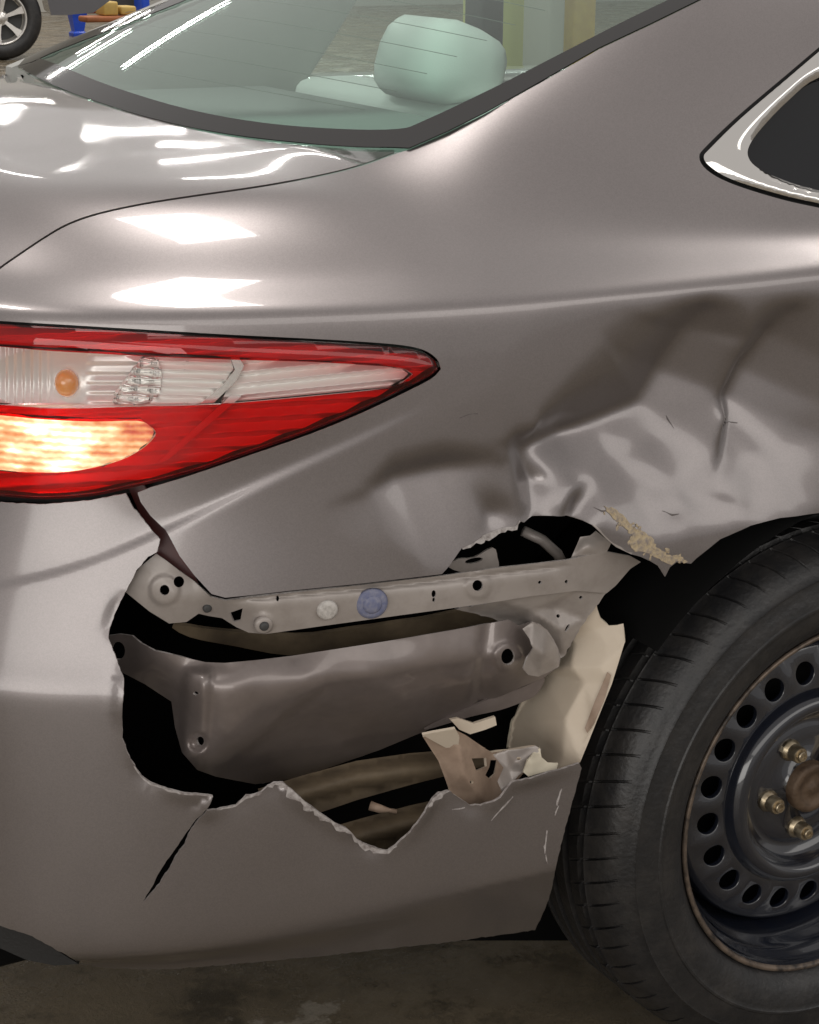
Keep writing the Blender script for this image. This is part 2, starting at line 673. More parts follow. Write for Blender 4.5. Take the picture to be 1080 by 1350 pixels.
# ------------------------------------------------------------------ the body surface of the car
CY = 0.91                            # centre line of the car


def deck_z(x, y):
    zc = np.interp(x, [-1.12, -1.07, -1.02, -0.96, -0.88, -0.78, -0.66, -0.5, -0.2], [0.99, 1.04, 1.072, 1.084, 1.088, 1.088, 1.094, 1.10, 1.10])
    return zc-0.030*((y-CY)/0.66)**2


ST = [  # base x, y and inward direction of each station, then its upper rows (inward, height)
    (0.75, 0.010, 0.0, 1.0), (0.45, 0.004, 0.0, 1.0), (0.20, 0.0, 0.0, 1.0), (0.0, 0.0, 0.0, 1.0), (-0.15, 0.0, 0.0, 1.0),
    (-0.28, 0.002, 0.0, 1.0), (-0.40, 0.007, 0.0, 1.0), (-0.50, 0.015, 0.03, 1.0), (-0.60, 0.028, 0.06, 1.0), (-0.70, 0.048, 0.14, 0.99),
    (-0.79, 0.077, 0.26, 0.965), (-0.87, 0.113, 0.42, 0.907), (-0.945, 0.165, 0.6, 0.8), (-1.0, 0.23, 0.75, 0.66), (-1.045, 0.32, 0.87, 0.5),
    (-1.08, 0.45, 0.95, 0.31), (-1.10, 0.62, 0.985, 0.17), (-1.105, 0.85, 1.0, 0.05)]
ROWS = [(0.10, 0.115), (0.165, 0.090), (0.210, 0.068), (0.245, 0.046), (0.280, 0.026), (0.308, 0.010), (0.322, 0.003), (0.345, 0.0), (0.40, -0.002), (0.46, -0.003), (0.52, -0.004),
        (0.588, -0.004), (0.605, -0.003), (0.621, 0.0), (0.65, 0.004), (0.70, 0.006), (0.75, 0.007), (0.80, 0.009), (0.85, 0.012), (0.90, 0.016), (0.937, 0.020), (0.958, 0.023),
        (0.968, 0.028), (0.977, 0.042), (0.990, 0.066)]
PILLAR = {  # x: rows above the shoulder
    0.75: [(0.075, 1.01), (0.090, 1.05), (0.115, 1.11), (0.15, 1.18), (0.195, 1.25), (0.25, 1.31), (0.32, 1.37), (0.42, 1.42)],
    0.0: [(0.085, 1.008), (0.103, 1.045), (0.128, 1.10), (0.165, 1.17), (0.21, 1.24), (0.26, 1.295), (0.32, 1.335), (0.40, 1.36)],
    -0.15: [(0.088, 1.006), (0.110, 1.036), (0.138, 1.085), (0.172, 1.14), (0.212, 1.195), (0.255, 1.235), (0.31, 1.262), (0.39, 1.28)],
    -0.28: [(0.092, 1.005), (0.120, 1.032), (0.150, 1.070), (0.180, 1.11), (0.213, 1.148), (0.25, 1.175), (0.30, 1.192), (0.38, 1.205)],
    -0.40: [(0.096, 1.006), (0.128, 1.030), (0.160, 1.058), (0.190, 1.084), (0.222, 1.107), (0.255, 1.122), (0.30, 1.130), (0.38, 1.138)],
    -0.50: [(0.098, 1.008), (0.132, 1.028), (0.166, 1.046), (0.200, 1.060), (0.234, 1.072), (0.27, 1.080), (0.32, 1.086), (0.40, 1.09)]}


def build_net():
    net = []
    ks = sorted(PILLAR)
    for bx, by, dx, dy in ST:
        col = []
        tail = np.clip((-bx-0.5)/0.5, 0, 1)
        for z, off in ROWS:
            # the bumper's lower edge tucks in a little more towards the rear
            o = off
            if z < 0.3:
                o += 0.04*tail
            if z < 0.33:
                z = z-0.03*tail+0.02
            o += tail*np.interp(z, [0.606, 0.622, 0.70, 0.78, 0.95], [0, 0.004, 0.026, 0.056, 0.050])   # the bumper's upper face leans in
            col.append((bx+dx*o, by+dy*o, z))
        for k in range(8):
            p = np.array([np.interp(bx, ks, [PILLAR[a][k][c] for a in ks]) for c in (0, 1)])
            x, y = bx+dx*p[0], by+dy*p[0]
            if bx < -0.5:
                o = 0.05*tail+[0.098, 0.132, 0.166, 0.20, 0.234, 0.27, 0.32, 0.40][k]
                x, y = bx+dx*o, by+dy*o
                w = [0.25, 0.55, 0.85, 1, 1, 1, 1, 1][k]
                z = (0.990+0.018*(k+1))*(1-w)+deck_z(x, y)*w
                z = min(z, deck_z(x, y)+0.0)
            else:
                z = p[1]
            col.append((x, y, z))
        net.append(col)
    return np.array(net)


NET = build_net()
NU, NV = NET.shape[:2]
NETP = np.pad(NET, ((1, 1), (1, 1), (0, 0)), mode='reflect', reflect_type='odd')


def body_fn(uv):
    u = np.clip(uv[:, 0], 0, NU-1-1e-6)
    v = np.clip(uv[:, 1], 0, NV-1-1e-6)
    iu, iv = np.floor(u).astype(int), np.floor(v).astype(int)
    bu, bv = bspl(u-iu), bspl(v-iv)
    r = np.zeros((len(u), 3))
    for a in range(4):
        for b in range(4):
            r += (bu[:, a]*bv[:, b])[:, None]*NETP[iu+a, iv+b]
    return r


BODY = Surf(body_fn, (0, NU-1), (0, NV-1), (220, 260))


def deck_fn(uv):
    return np.stack([uv[:, 0], uv[:, 1], deck_s(uv)], -1)


# the trunk lid: a fair surface over the deck that takes up the rolled shoulder of the body
NX_, NY_ = 45, 57
_dx = np.linspace(-1.16, -0.2, NX_)
_dy = np.linspace(0.0, 1.82, NY_)
DN = np.array([[deck_z(a, b) for b in _dy] for a in _dx])
_uu, _vv = np.meshgrid(np.linspace(5, NU-1, 260), np.linspace(21, NV-1.5, 130), indexing='ij')
_bp = body_fn(np.stack([_uu.ravel(), _vv.ravel()], -1))
_kd = KDTree(len(_bp))
for _i, _p in enumerate(_bp):
    _kd.insert((_p[0], _p[1], 0), _i)
_kd.balance()
for _i, _a in enumerate(_dx):
    for _j, _b in enumerate(_dy):
        if _a > -0.5:
            continue
        if _b > CY:
            continue
        bb = _b
        _, k, dd = _kd.find((_a, bb, 0))
        if dd < 0.03:
            DN[_i, _j] = _bp[k, 2]-(dd*0.8 if _bp[k, 2] < 1.0 else 0)
        elif bb < 0.3:
            DN[_i, _j] = 0.95-dd*0.3
for _i, _a in enumerate(_dx):
    for _j, _b in enumerate(_dy):
        e_ = np.clip((0.62-abs(_b-CY))/0.2, 0, 1)
        DN[_i, _j] += e_*(-0.007*math.exp(-((_a+0.74+0.10*((_b-CY)/0.6)**2)/0.075)**2)+0.003*math.exp(-((_a+0.90)/0.05)**2))
for _ in range(2):
    _k = np.pad(DN, 1, mode='edge')
    DN = (_k[:-2, 1:-1]+_k[2:, 1:-1]+_k[1:-1, :-2]+_k[1:-1, 2:]+4*_k[1:-1, 1:-1])/8
DNP = np.pad(DN, 1, mode='reflect', reflect_type='odd')


def deck_s(uv):
    u = np.clip((uv[:, 0]+1.16)/0.96*(NX_-1), 0, NX_-1-1e-6)
    v = np.clip(uv[:, 1]/1.82*(NY_-1), 0, NY_-1-1e-6)
    iu, iv = np.floor(u).astype(int), np.floor(v).astype(int)
    bu, bv = bspl(u-iu), bspl(v-iv)
    r = np.zeros(len(u))
    for a in range(4):
        for b in range(4):
            r += bu[:, a]*bv[:, b]*DNP[iu+a, iv+b]
    return r


DECK = Surf(deck_fn, (-1.16, -0.2), (0.0, 1.82), (160, 260))


def glass_fn(uv):
    s, t = uv[:, 0], uv[:, 1]
    w = 4*s*(1-s)
    bot = np.stack([-0.467-0.115*w, 0.254+1.312*s, 1.086+0.006*w], -1)
    top = np.stack([0.16-0.06*w, 0.285+1.25*s, 1.318+0.045*w], -1)
    p = bot+(top-bot)*t[:, None]
    p[:, 2] += 0.012*4*t*(1-t)+0.02*w*t*(1-t)*4
    return p


GLASS = Surf(glass_fn, (-0.08, 1.08), (-0.12, 1.05), (240, 120))

# ---- damage: how far the flank is pushed in (millimetres), traced over the flank
FOLDS = [  # valley line, depth along it, reach on its upper/left side, reach on the other side
    ([(940, 391), (932, 440), (910, 500), (886, 546), (830, 566), (770, 582), (718, 595), (690, 590)], [3, 30, 48, 50, 46, 40, 28, 6], [30, 100, 145, 150, 120, 85, 48, 20], [30, 110, 160, 165, 150, 115, 80, 40], 1),
    ([(1062, 402), (1040, 445), (1016, 495), (998, 537)], [6, 30, 44, 46], [44, 60, 60, 50], [60, 110, 140, 150], 1),
    ([(1150, 400), (1160, 480), (1150, 560)], [4, 20, 10], [60, 60, 60], [60, 60, 60], 1),
    ([(702, 598), (722, 640), (716, 676)], [20, 26, 14], [36, 34, 26], [34, 46, 40], -1),
    ([(790, 650), (775, 668), (768, 684)], [12, 18, 16], [26, 28, 26], [20, 22, 20], 1),
    ([(492, 646), (530, 633), (590, 622), (652, 612)], [3, 15, 19, 6], [14, 36, 40, 22], [70, 120, 135, 90], -1),
    ([(945, 560), (955, 600), (948, 640)], [3, 9, 3], [18, 20, 18], [26, 30, 26], 1),
    ([(1010, 585), (1045, 600), (1075, 588)], [3, 8, 6], [20, 22, 24], [40, 44, 40], -1),
    ([(640, 655), (655, 680), (650, 700)], [6, 12, 6], [40, 44, 40], [26, 26, 26], -1)]
CRUMPLE = Facets([(float(x), float(y), float(RNG.normal(0, 1.0))) for x, y in zip(RNG.uniform(660, 1250, 150), RNG.uniform(400, 740, 150))], (560, 360, 1320, 820), blur=1, step=4)
AREA = Rbf([(560, 560, 0), (660, 500, 0), (700, 420, 0), (800, 385, 0), (940, 375, 0), (1080, 370, 0), (1250, 370, 0), (450, 650, 0), (420, 760, 0), (520, 770, 0), (760, 560, 10), (900, 600, 20), (820, 640, 20), (1000, 600, 18), (1080, 560, 18), (980, 480, 16), (1080, 480, 14), (860, 700, 5), (700, 690, 8), (930, 710, 3), (1080, 680, 3), (1000, 690, 3), (780, 690, 10), (1250, 560, 8), (1250, 690, 2), (600, 660, 4), (590, 750, 1)], 0.01)


def dent_raw(p):
    acc = np.zeros(len(p))
    for line, dep, wl, wr, sgn in FOLDS:
        d, t, s = dist_poly(p, np.array(line, float))
        k = np.linspace(0, 1, len(line))
        w = np.where(s*sgn > 0, np.interp(t, k, wl), np.interp(t, k, wr))
        g = np.clip(1-np.maximum(np.sqrt(d*d+16.0)-4.0, 0)/w, 0, 1)
        c = np.interp(t, k, dep)*np.where(s*sgn > 0, g**1.75, g**1.25)
        acc += c**3
    m = np.clip((p[:, 1]-388-np.clip((p[:, 0]-940)*-0.02, 0, 10))/22, 0, 1)
    inx = np.clip((p[:, 0]-660)/60, 0, 1)
    return (np.cbrt(acc)+0.3*np.clip(AREA(p), 0, 30)+CRUMPLE(p)*1.3*inx*np.clip((p[:, 1]-540)/50, 0, 1))*m


class Raster:
    """a field sampled on a fine grid, softened, and read back smoothly"""
    __call__ = Facets.__call__

    def __init__(self, fn, box, step=4, blur=2):
        x0, y0, x1, y1 = box
        self.o, self.s = np.array([x0, y0], float), step
        gx, gy = np.meshgrid(np.arange(x0, x1, step), np.arange(y0, y1, step), indexing='ij')
        h = fn(np.stack([gx.ravel(), gy.ravel()], -1).astype(float)).reshape(gx.shape)
        for _ in range(blur):
            k = np.pad(h, 1, mode='edge')
            h = (k[:-2, 1:-1]+k[2:, 1:-1]+k[1:-1, :-2]+k[1:-1, 2:]+4*k[1:-1, 1:-1])/8
            k = np.pad(h, 1, mode='edge')
            h = (k[:-2, :-2]+k[2:, 2:]+k[2:, :-2]+k[:-2, 2:]+4*k[1:-1, 1:-1])/8
        self.h = h


DENT = Raster(dent_raw, (300, 340, 1330, 830), 3, 4)
# character line that runs from the bumper to behind the lamp's tip
LINE = curve([(-140, 800), (0, 776), (110, 748), (215, 705), (350, 640), (480, 580), (575, 533)], 5)


def char_line(p):
    d, t, s = dist_poly(p, LINE)
    a = np.clip((1-t)*1.5, 0, 1)*0.0046*np.interp(t, [0, 0.38, 0.5], [0.35, 0.45, 1.0])
    step = 0.5+0.5*np.tanh((np.where(s < 0, d, -d)-4.0)/4.8)     # above the line the sheet steps in, then eases back
    return -a*step*np.exp(-(np.where(s < 0, d, 0)/55.0)**2)


SHOULDER_DIR = np.array([0.0, 1.0, 0.0])


def flank(p):
    p = np.asarray(p, float)
    P = BODY.at(p)
    d = DENT(p)*0.00112
    P = P+np.outer(d, SHOULDER_DIR)
    P[:, 1] -= char_line(p)
    return P


def bumper_s(p):
    p = np.asarray(p, float)
    P = BODY.at(p)
    P[:, 1] -= char_line(p)
    d, t, _ = dist_poly(p, TORN_LINE)
    P[:, 1] += (0.0035*np.sin(t*31.0+0.6)+0.0010*np.sin(t*83.0)-0.002)*np.exp(-(d/13.0)**2)   # the torn lip curls in and out
    return P


TORN_LINE = np.array([(167, 777), (145, 829), (152, 866), (161, 892), (158, 936), (161, 973), (178, 1010), (200, 1033), (241, 1044), (278, 1047), (271, 1067), (312, 1062), (345, 1045), (372, 1031), (400, 1055), (440, 1083), (463, 1097), (490, 1117), (511, 1121), (540, 1096), (560, 1060), (578, 1044), (592, 1042), (622, 1063), (650, 1056), (672, 1030), (700, 1022), (764, 1006)], float)


def behind(field):
    """points a given depth behind the sound flank, seen through the pixel"""
    def f(p):
        p = np.asarray(p, float)
        return at_y(p, BODY.at(p)[:, 1]+field(p))
    return f


# ------------------------------------------------------------------ floor and background
def floor_mat():
    m = mat('worn_concrete', (0.11, 0.085, 0.06), 0.45)
    nt = m.node_tree
    b = nt.nodes['Principled BSDF']
    tc = nt.nodes.new('ShaderNodeTexCoord')

    def nz(scale, det, lo, hi, a, c):
        n = nt.nodes.new('ShaderNodeTexNoise')
        n.inputs['Scale'].default_value = scale
        n.inputs['Detail'].default_value = det
        n.inputs['Roughness'].default_value = 0.7
        nt.links.new(tc.outputs['Object'], n.inputs['Vector'])
        r = nt.nodes.new('ShaderNodeMapRange')
        r.inputs[1].default_value, r.inputs[2].default_value, r.inputs[3].default_value, r.inputs[4].default_value = lo, hi, a, c
        nt.links.new(n.outputs['Fac'], r.inputs[0])
        return r.outputs[0]

    def mix(fac, a, c):
        x = nt.nodes.new('ShaderNodeMix')
        x.data_type = 'RGBA'
        if isinstance(a, tuple):
            x.inputs['A'].default_value = (*a, 1)
        else:
            nt.links.new(a, x.inputs['A'])
        x.inputs['B'].default_value = (*c, 1)
        nt.links.new(fac, x.inputs['Factor'])
        return x.outputs['Result']
    c = mix(nz(3.0, 8, 0.35, 0.65, 0, 1), (0.105, 0.084, 0.055), (0.21, 0.168, 0.112))
    c = mix(nz(7.0, 8, 0.52, 0.62, 0, 0.75), c, (0.05, 0.042, 0.03))
    c = mix(nz(4.3, 6, 0.60, 0.63, 0, 0.85), c, (0.30, 0.265, 0.215))
    c = mix(nz(160, 3, 0.68, 0.74, 0, 0.8), c, (0.33, 0.29, 0.23))
    nt.links.new(c, b.inputs['Base Color'])
    nt.links.new(nz(3.5, 6, 0.42, 0.58, 0.05, 0.45), b.inputs['Roughness'])
    bp = nt.nodes.new('ShaderNodeBump')
    bp.inputs['Strength'].default_value = 0.5
    bp.inputs['Distance'].default_value = 0.004
    nt.links.new(nz(90, 8, 0.2, 0.8, 0, 1), bp.inputs['Height'])
    nt.links.new(bp.outputs[0], b.inputs['Normal'])
    return m


FLOOR_Z = -0.016                     # the tyre stands on the floor here
M['floor'] = floor_mat()
fl = mesh('floor', [(-30, -30, FLOOR_Z), (40, -30, FLOOR_Z), (40, 40, FLOOR_Z), (-30, 40, FLOOR_Z)], [(0, 1, 2, 3)], M['floor'])
tag(fl, None, kind='structure')

# ------------------------------------------------------------------ the damaged car
car = empty('damaged_sedan', (0, 0.91, 0))
tag(car, 'taupe metallic sedan with crushed right rear quarter, torn bumper and steel wheel', 'car')

PB = [M['paint'], M['raw_edge']]
SEAM = curve([(-70, 412), (-30, 380), (0, 355), (30, 334), (60, 314), (90, 297), (130, 283), (190, 270), (260, 259), (350, 246), (430, 231), (480, 218), (521, 203)], 4)
GLASS_R = [(521, 203), (540, 197), (590, 175), (640, 150), (715, 108), (790, 65), (860, 32), (925, 0), (1010, -42), (1120, -95)]
LAMP_TOP = curve([(-120, 414), (0, 423), (100, 429), (200, 435), (300, 441), (400, 446), (470, 450), (530, 455), (560, 462), (577, 474), (582, 487)], 4)
LAMP_BOT = curve([(582, 487), (570, 499), (540, 515), (480, 544), (410, 573), (330, 601), (250, 628), (182, 648)], 4)
WIN = curve([(1240, -72), (1160, -5), (1080, 62), (1040, 96), (975, 151), (932, 192), (922, 207), (932, 224), (962, 241), (1020, 260), (1080, 274), (1240, 305)], 4)
TEAR = [(918, 736), (911, 743), (892, 741), (883, 748), (877, 760), (868, 746), (858, 740), (845, 734), (833, 731), (814, 722), (801, 711), (785, 694), (777, 690), (757, 684), (735, 683), (712, 685), (698, 692), (690, 689), (683, 696), (672, 697), (655, 703), (640, 708), (625, 718), (612, 724), (603, 735), (594, 746), (583, 757)]
quarter = SEAM[2:]+GLASS_R[1:]+[(1240, -150)]+WIN
quarter += [(1240, 700), (1190, 684), (1140, 676), (1080, 677), (1030, 683), (990, 693), (950, 711)]+TEAR
quarter += [(480, 769), (380, 779), (337, 784), (297, 788), (279, 783), (256, 758), (237, 733), (219, 699), (200, 681), (186, 662), (182, 650)]
quarter += LAMP_BOT[::-1][1:]+LAMP_TOP[::-1][1:]
q = sheet('quarter_panel', quarter, flank, PB, car, thick=0.0014, step=5.2, estep=5, rim=1)
tag(q, 'crumpled and torn quarter panel')

# trunk lid
lid = SEAM[3:]
lid = [(x-1.2, y-2.4) for x, y in lid]
GLASS_B = curve([(520, 196), (470, 195), (400, 190), (300, 178), (200, 157), (100, 125), (50, 103), (24, 89)], 4)
lid_out = [(-40, 380)]+lid+[(x, y+1.5) for x, y in GLASS_B]+[(14, 93), (0, 94), (-60, 105), (-90, 200), (-80, 330)]
sheet('trunk_lid', lid_out, DECK.at, PB, car, thick=0.0014, step=6, estep=6, rim=0, check=True)

# rear window
GLASS_L = [(24, 89), (34, 78), (60, 66), (100, 50), (150, 31), (228, 0), (330, -45), (480, -110)]
gout = GLASS_B+GLASS_L[1:]+[(1120, -110)]+GLASS_R[::-1][:-1]
rw = sheet('rear_window', gout, GLASS.at, M['glass'], car, thick=0.004, step=14, estep=10)


def raised(surf, h):
    def f(p):
        P = surf(p)
        e = 1.0
        p = np.asarray(p, float)
        A = surf(p+[e, 0])-P
        B = surf(p+[0, e])-P
        N = np.cross(A, B)
        N /= np.linalg.norm(N, axis=1)[:, None]+1e-12
        N[((CAM-P)*N).sum(1) < 0] *= -1
        return P+N*h
    return f


FRIT_IN = curve([(52, 78), (75, 86), (150, 116), (250, 146), (350, 164), (450, 172), (525, 172), (560, 161), (655, 116), (745, 70), (815, 34), (885, 0), (960, -36), (1060, -86)], 4)
frit = GLASS_B[::-1]+GLASS_R[1:]+FRIT_IN[::-1]+[(34, 80)]
lfr = GLASS_L+[(x+9, y+5) for x, y in GLASS_L[::-1]][:-1]+[(52, 80)]
sheet('glass_border', lfr, raised(GLASS.at, 0.002), M['frit'], rw, thick=0.0012, step=9, estep=7)
sheet('glass_border', frit, raised(GLASS.at, 0.002), M['frit'], rw, thick=0.0012, step=9, estep=7)
for k in range(13):
    t = 0.12+k*0.062
    pts = glass_fn(np.stack([np.linspace(0.1, 0.9, 24), np.full(24, t)], -1))
    tube('heating_line', pts+[0, 0, -0.008], 0.0004, M['heater'], rw, n=5)

# quarter window with chrome trim
def win_surf(d):
    return lambda p: at_y(p, BODY.at(p)[:, 1]+d)


TRIM_IN = curve([(1240, 52), (1160, 82), (1080, 102), (1040, 132), (1005, 168), (988, 192), (987, 208), (1000, 222), (1030, 236), (1080, 251), (1240, 285)], 4)
WIN_G = curve([(1240, -66), (1160, 1), (1080, 68), (1040, 102), (978, 155), (938, 194), (928, 207), (937, 220), (964, 236), (1020, 254), (1080, 268), (1240, 299)], 4)
qw = sheet('quarter_window', [(x, y) for x, y in TRIM_IN]+[], win_surf(0.014), M['dark_glass'], car, thick=0.004, step=12)
ctr = np.array([1100.0, 175.0])


def trim_fn(p):
    p = np.asarray(p, float)
    do, _, _ = dist_poly(p, np.array(WIN_G))
    di, _, _ = dist_poly(p, np.array(TRIM_IN))
    t = do/(do+di+1e-9)
    return at_y(p, BODY.at(p)[:, 1]+0.002-0.0050*np.clip(4*t*(1-t), 0, 1)+0.004*t)


sheet('chrome_trim', WIN_G+TRIM_IN[::-1], trim_fn, M['chrome'], qw, thick=0.003, step=5, estep=4, analytic=False)
sheet('window_seal', [(x-1, y) for x, y in WIN]+WIN_G[::-1], win_surf(0.010), M['gasket'], qw, thick=0.004, step=5, estep=4)

# bumper cover, torn open
BT = [(-120, 656), (0, 663), (60, 665), (120, 660), (166, 651)]
CRACK_L = [(278, 1047), (274, 1058), (262, 1076), (250, 1092), (238, 1110), (226, 1126), (214, 1144), (206, 1158), (202, 1167), (195, 1177), (189, 1189)]
CRACK_R = [(193, 1186), (201, 1177), (210, 1166), (215, 1157), (223, 1146), (231, 1130), (243, 1114), (248, 1100), (258, 1085), (271, 1067)]
bump_o = BT+[(175, 668), (187, 682), (199, 697), (211, 711), (207, 728), (196, 734), (180, 752), (167, 777), (152, 812), (145, 829), (143, 842), (152, 866), (161, 892), (158, 936), (161, 973), (168, 993), (178, 1010), (188, 1025), (200, 1033), (220, 1039), (241, 1044), (262, 1045)]
bump_o += CRACK_L+CRACK_R+[(285, 1066), (300, 1064), (312, 1062), (325, 1050), (336, 1048), (345, 1045), (354, 1037), (362, 1033), (372, 1031), (384, 1040), (400, 1055), (420, 1070), (440, 1083), (455, 1090), (463, 1097), (470, 1106), (481, 1113), (490, 1117), (500, 1120), (511, 1121), (522, 1114), (540, 1096), (552, 1076), (560, 1060), (568, 1050), (578, 1044), (592, 1042), (602, 1050), (612, 1057), (622, 1063), (634, 1062), (650, 1056), (658, 1050), (665, 1040), (672, 1030), (680, 1027), (700, 1022), (720, 1016), (742, 1012), (764, 1006), (767, 1013)]
bump_o += [(760, 1037), (748, 1082), (736, 1130), (724, 1186), (706, 1226)]
bump_o += [(600, 1241), (500, 1252), (400, 1263), (300, 1272), (220, 1278), (150, 1277), (108, 1271), (42, 1234), (0, 1220), (-120, 1180)]
bc = sheet('bumper_cover', bump_o, bumper_s, PB, car, thick=0.0032, step=6, estep=5, rim=1, jag=0.35)
tag(bc, 'torn and cracked bumper cover')
va = [(-120, 1178), (0, 1218), (42, 1233), (104, 1271), (72, 1273), (36, 1266), (0, 1250), (-120, 1222)]
sheet('valance', va, lambda p: at_y(p, np.interp(p[:, 0], [-120, 0, 150], [0.30, 0.21, 0.15])), M['black_plastic'], car, thick=0.006, step=8)


# ---- tail lamp
lamp = empty('tail_lamp', (-0.8, 0.1, 0.85))
lamp.parent = car
lamp.matrix_parent_inverse = car.matrix_basis.inverted()
LENS = curve([(-110, 420), (0, 427), (100, 433), (200, 439), (300, 445), (400, 450), (470, 454), (528, 459), (557, 465), (573, 475), (578, 487)], 4)
LENS += curve([(578, 487), (567, 496), (538, 511), (478, 540), (408, 569), (330, 597), (250, 624), (165, 645), (120, 654), (60, 658), (0, 654), (-110, 646)], 4)[1:]
UPW = curve([(-105, 448), (0, 455), (60, 460), (130, 464), (200, 468), (308, 472), (411, 475), (508, 481), (530, 485), (540, 492)], 3)+curve([(540, 492), (532, 501), (514, 509), (411, 520), (300, 530), (230, 533), (148, 535), (74, 537), (0, 532), (-105, 522)], 3)[1:]
LOW = curve([(-105, 538), (0, 546), (53, 551), (118, 554), (178, 553), (195, 560), (203, 570), (192, 585), (166, 602), (133, 613), (89, 621), (44, 622), (0, 619), (-105, 608)], 3)


def lens_fn(h):
    def f(p):
        p = np.asarray(p, float)
        d, _, _ = dist_poly(p, np.array(LENS+[LENS[0]]))
        P = BODY.at(p)
        P[:, 1] += 0.004-0.05*(P[:, 2]-0.87)-0.010*np.sqrt(np.clip(d/22.0, 0, 1)*(2-np.clip(d/22.0, 0, 1)))-h
        return P
    return f


M['red_lens'] = glass_mat('red_lamp_lens', (0.93, 0.03, 0.035), 0.02)
M['clear_lens'] = glass_mat('clear_lamp_lens', (0.985, 0.985, 0.98), 0.02)
M['reflector'] = mat('silver_reflector', (0.80, 0.79, 0.77), 0.28, 0.35)
M['white_optic'] = mat('white_ribbed_optic', (0.90, 0.89, 0.86), 0.3, 0.25, 0.5)
M['chrome_soft'] = mat('bright_bowl', (0.85, 0.84, 0.82), 0.2, 0.75)
M['amber'] = mat('amber_bulb', (0.75, 0.30, 0.04), 0.12, 0.0, 1.0)
sheet('lens_red', LENS, lens_fn(0.0), M['red_lens'], lamp, thick=0.003, step=7, estep=5, holes=[UPW, LOW])
sheet('lens_clear', UPW, lens_fn(-0.0006), M['clear_lens'], lamp, thick=0.003, step=8, estep=5)
sheet('lens_clear', LOW, lens_fn(-0.0006), M['clear_lens'], lamp, thick=0.003, step=8, estep=5)
hs_o = [(x, y-1.5) for x, y in LAMP_TOP]+[(x, y+1.0) for x, y in LAMP_BOT[1:]]+[(165, 651), (120, 659), (60, 663), (0, 660), (-120, 654)]
sheet('lamp_housing', hs_o, behind(lambda p: np.full(len(p), 0.052)), M['gasket'], lamp, thick=0.004, step=12)
# strips round the lens that close the gap
RIM = [(x, y) for x, y in LENS]


def wall_strip(name, loop, d0, d1, m, parent):
    L = resample(loop, 6)
    A = at_y(L, BODY.at(L)[:, 1]+d0)
    B = at_y(L, BODY.at(L)[:, 1]+d1)
    # push the rear edge along the same direction so that it stands square to the flank
    B = A+np.array([0.2, 0.95, 0.0])*(d1-d0)
    n = len(L)
    return mesh(name, np.concatenate([A, B]), [(i, (i+1) % n, n+(i+1) % n, n+i) for i in range(n)], m, parent)


wall_strip('lens_rim', LENS, 0.004, 0.05, M['gasket'], lamp)


def saw(t):
    """ribs whose long faces look up"""
    f = t-np.floor(t)
    return np.where(f < 0.7, 1-f/0.7, (f-0.7)/0.3)


def ribbed(d, per, amp, slope=0.0):
    return behind(lambda p: d+amp*saw((p[:, 1]+slope*p[:, 0])/per))


# red zone: ribbed reflector split by a slanted bar
RBAR = [(305, 521), (318, 523), (222, 606), (205, 612)]
sheet('reflector', [(585, 480), (560, 470), (400, 452), (-100, 424), (-100, 448), (0, 453), (300, 470), (500, 479), (545, 492), (520, 512), (300, 532), (0, 534), (-100, 526), (-100, 536), (0, 543), (118, 551), (185, 550), (206, 570), (190, 590), (133, 617), (44, 625), (-100, 612), (-100, 640), (0, 650), (120, 650), (250, 620), (400, 570), (540, 508)], ribbed(0.018, 18.0, 0.006, 0.06), M['reflector'], lamp, thick=0.002, step=3.0, estep=5)
sheet('slanted_bar', RBAR, behind(lambda p: np.full(len(p), 0.012)), M['reflector'], lamp, thick=0.006, step=6)
# upper window: white ribbed optic at the tip, bright bowl with bulb inboard
tip = [(318, 474), (411, 477), (508, 483), (530, 487), (538, 492), (530, 500), (514, 508), (411, 518), (292, 529)]
sheet('ribbed_optic', tip, behind(lambda p: 0.012+0.0075*saw((p[:, 1]+0.10*(p[:, 0]-320))/15.0)+0.004*np.clip((340-p[:, 0])/40, 0, 1)), M['white_optic'], lamp, thick=0.002, step=1.8, estep=4)
sheet('divider_bar', [(304, 472), (316, 473), (322, 482), (312, 502), (282, 531), (264, 532), (296, 506), (310, 488)], behind(lambda p: np.full(len(p), 0.010)), M['chrome_soft'], lamp, thick=0.01, step=5)
mid = [(205, 470), (304, 473), (308, 486), (294, 506), (262, 532), (160, 534), (150, 520), (180, 480)]
sheet('ribbed_optic', mid, behind(lambda p: 0.016+0.006*saw((p[:, 1]-0.03*p[:, 0])/11.0)), M['white_optic'], lamp, thick=0.002, step=1.8, estep=4)
sheet('smoked_louvre', curve([(205, 472), (213, 490), (211, 515), (198, 530), (150, 532), (160, 512), (176, 490), (186, 473)], 3, True), behind(lambda p: 0.012+0.008*saw((p[:, 1]-0.05*p[:, 0])/12.0)), M['chrome_soft'], lamp, thick=0.002, step=2.5, estep=4)
BOWL = [(-105, 450), (0, 457), (60, 462), (130, 466), (188, 469), (168, 495), (150, 533), (74, 536), (0, 531), (-105, 521)]
bowl_c = np.array([88.0, 505.0])
sheet('bowl', BOWL, behind(lambda p: 0.032-0.012*np.clip(np.hypot((p[:, 0]-88)/90, (p[:, 1]-500)/36)-0.2, 0, 1)**1.5+0.003*saw(p[:, 0]/11.0)*np.clip((72-p[:, 0])/14, 0, 1)+0.003*saw(p[:, 1]/13.0)*np.clip((p[:, 0]-112)/14, 0, 1)), M['reflector'], lamp, thick=0.002, step=2.2, estep=4)


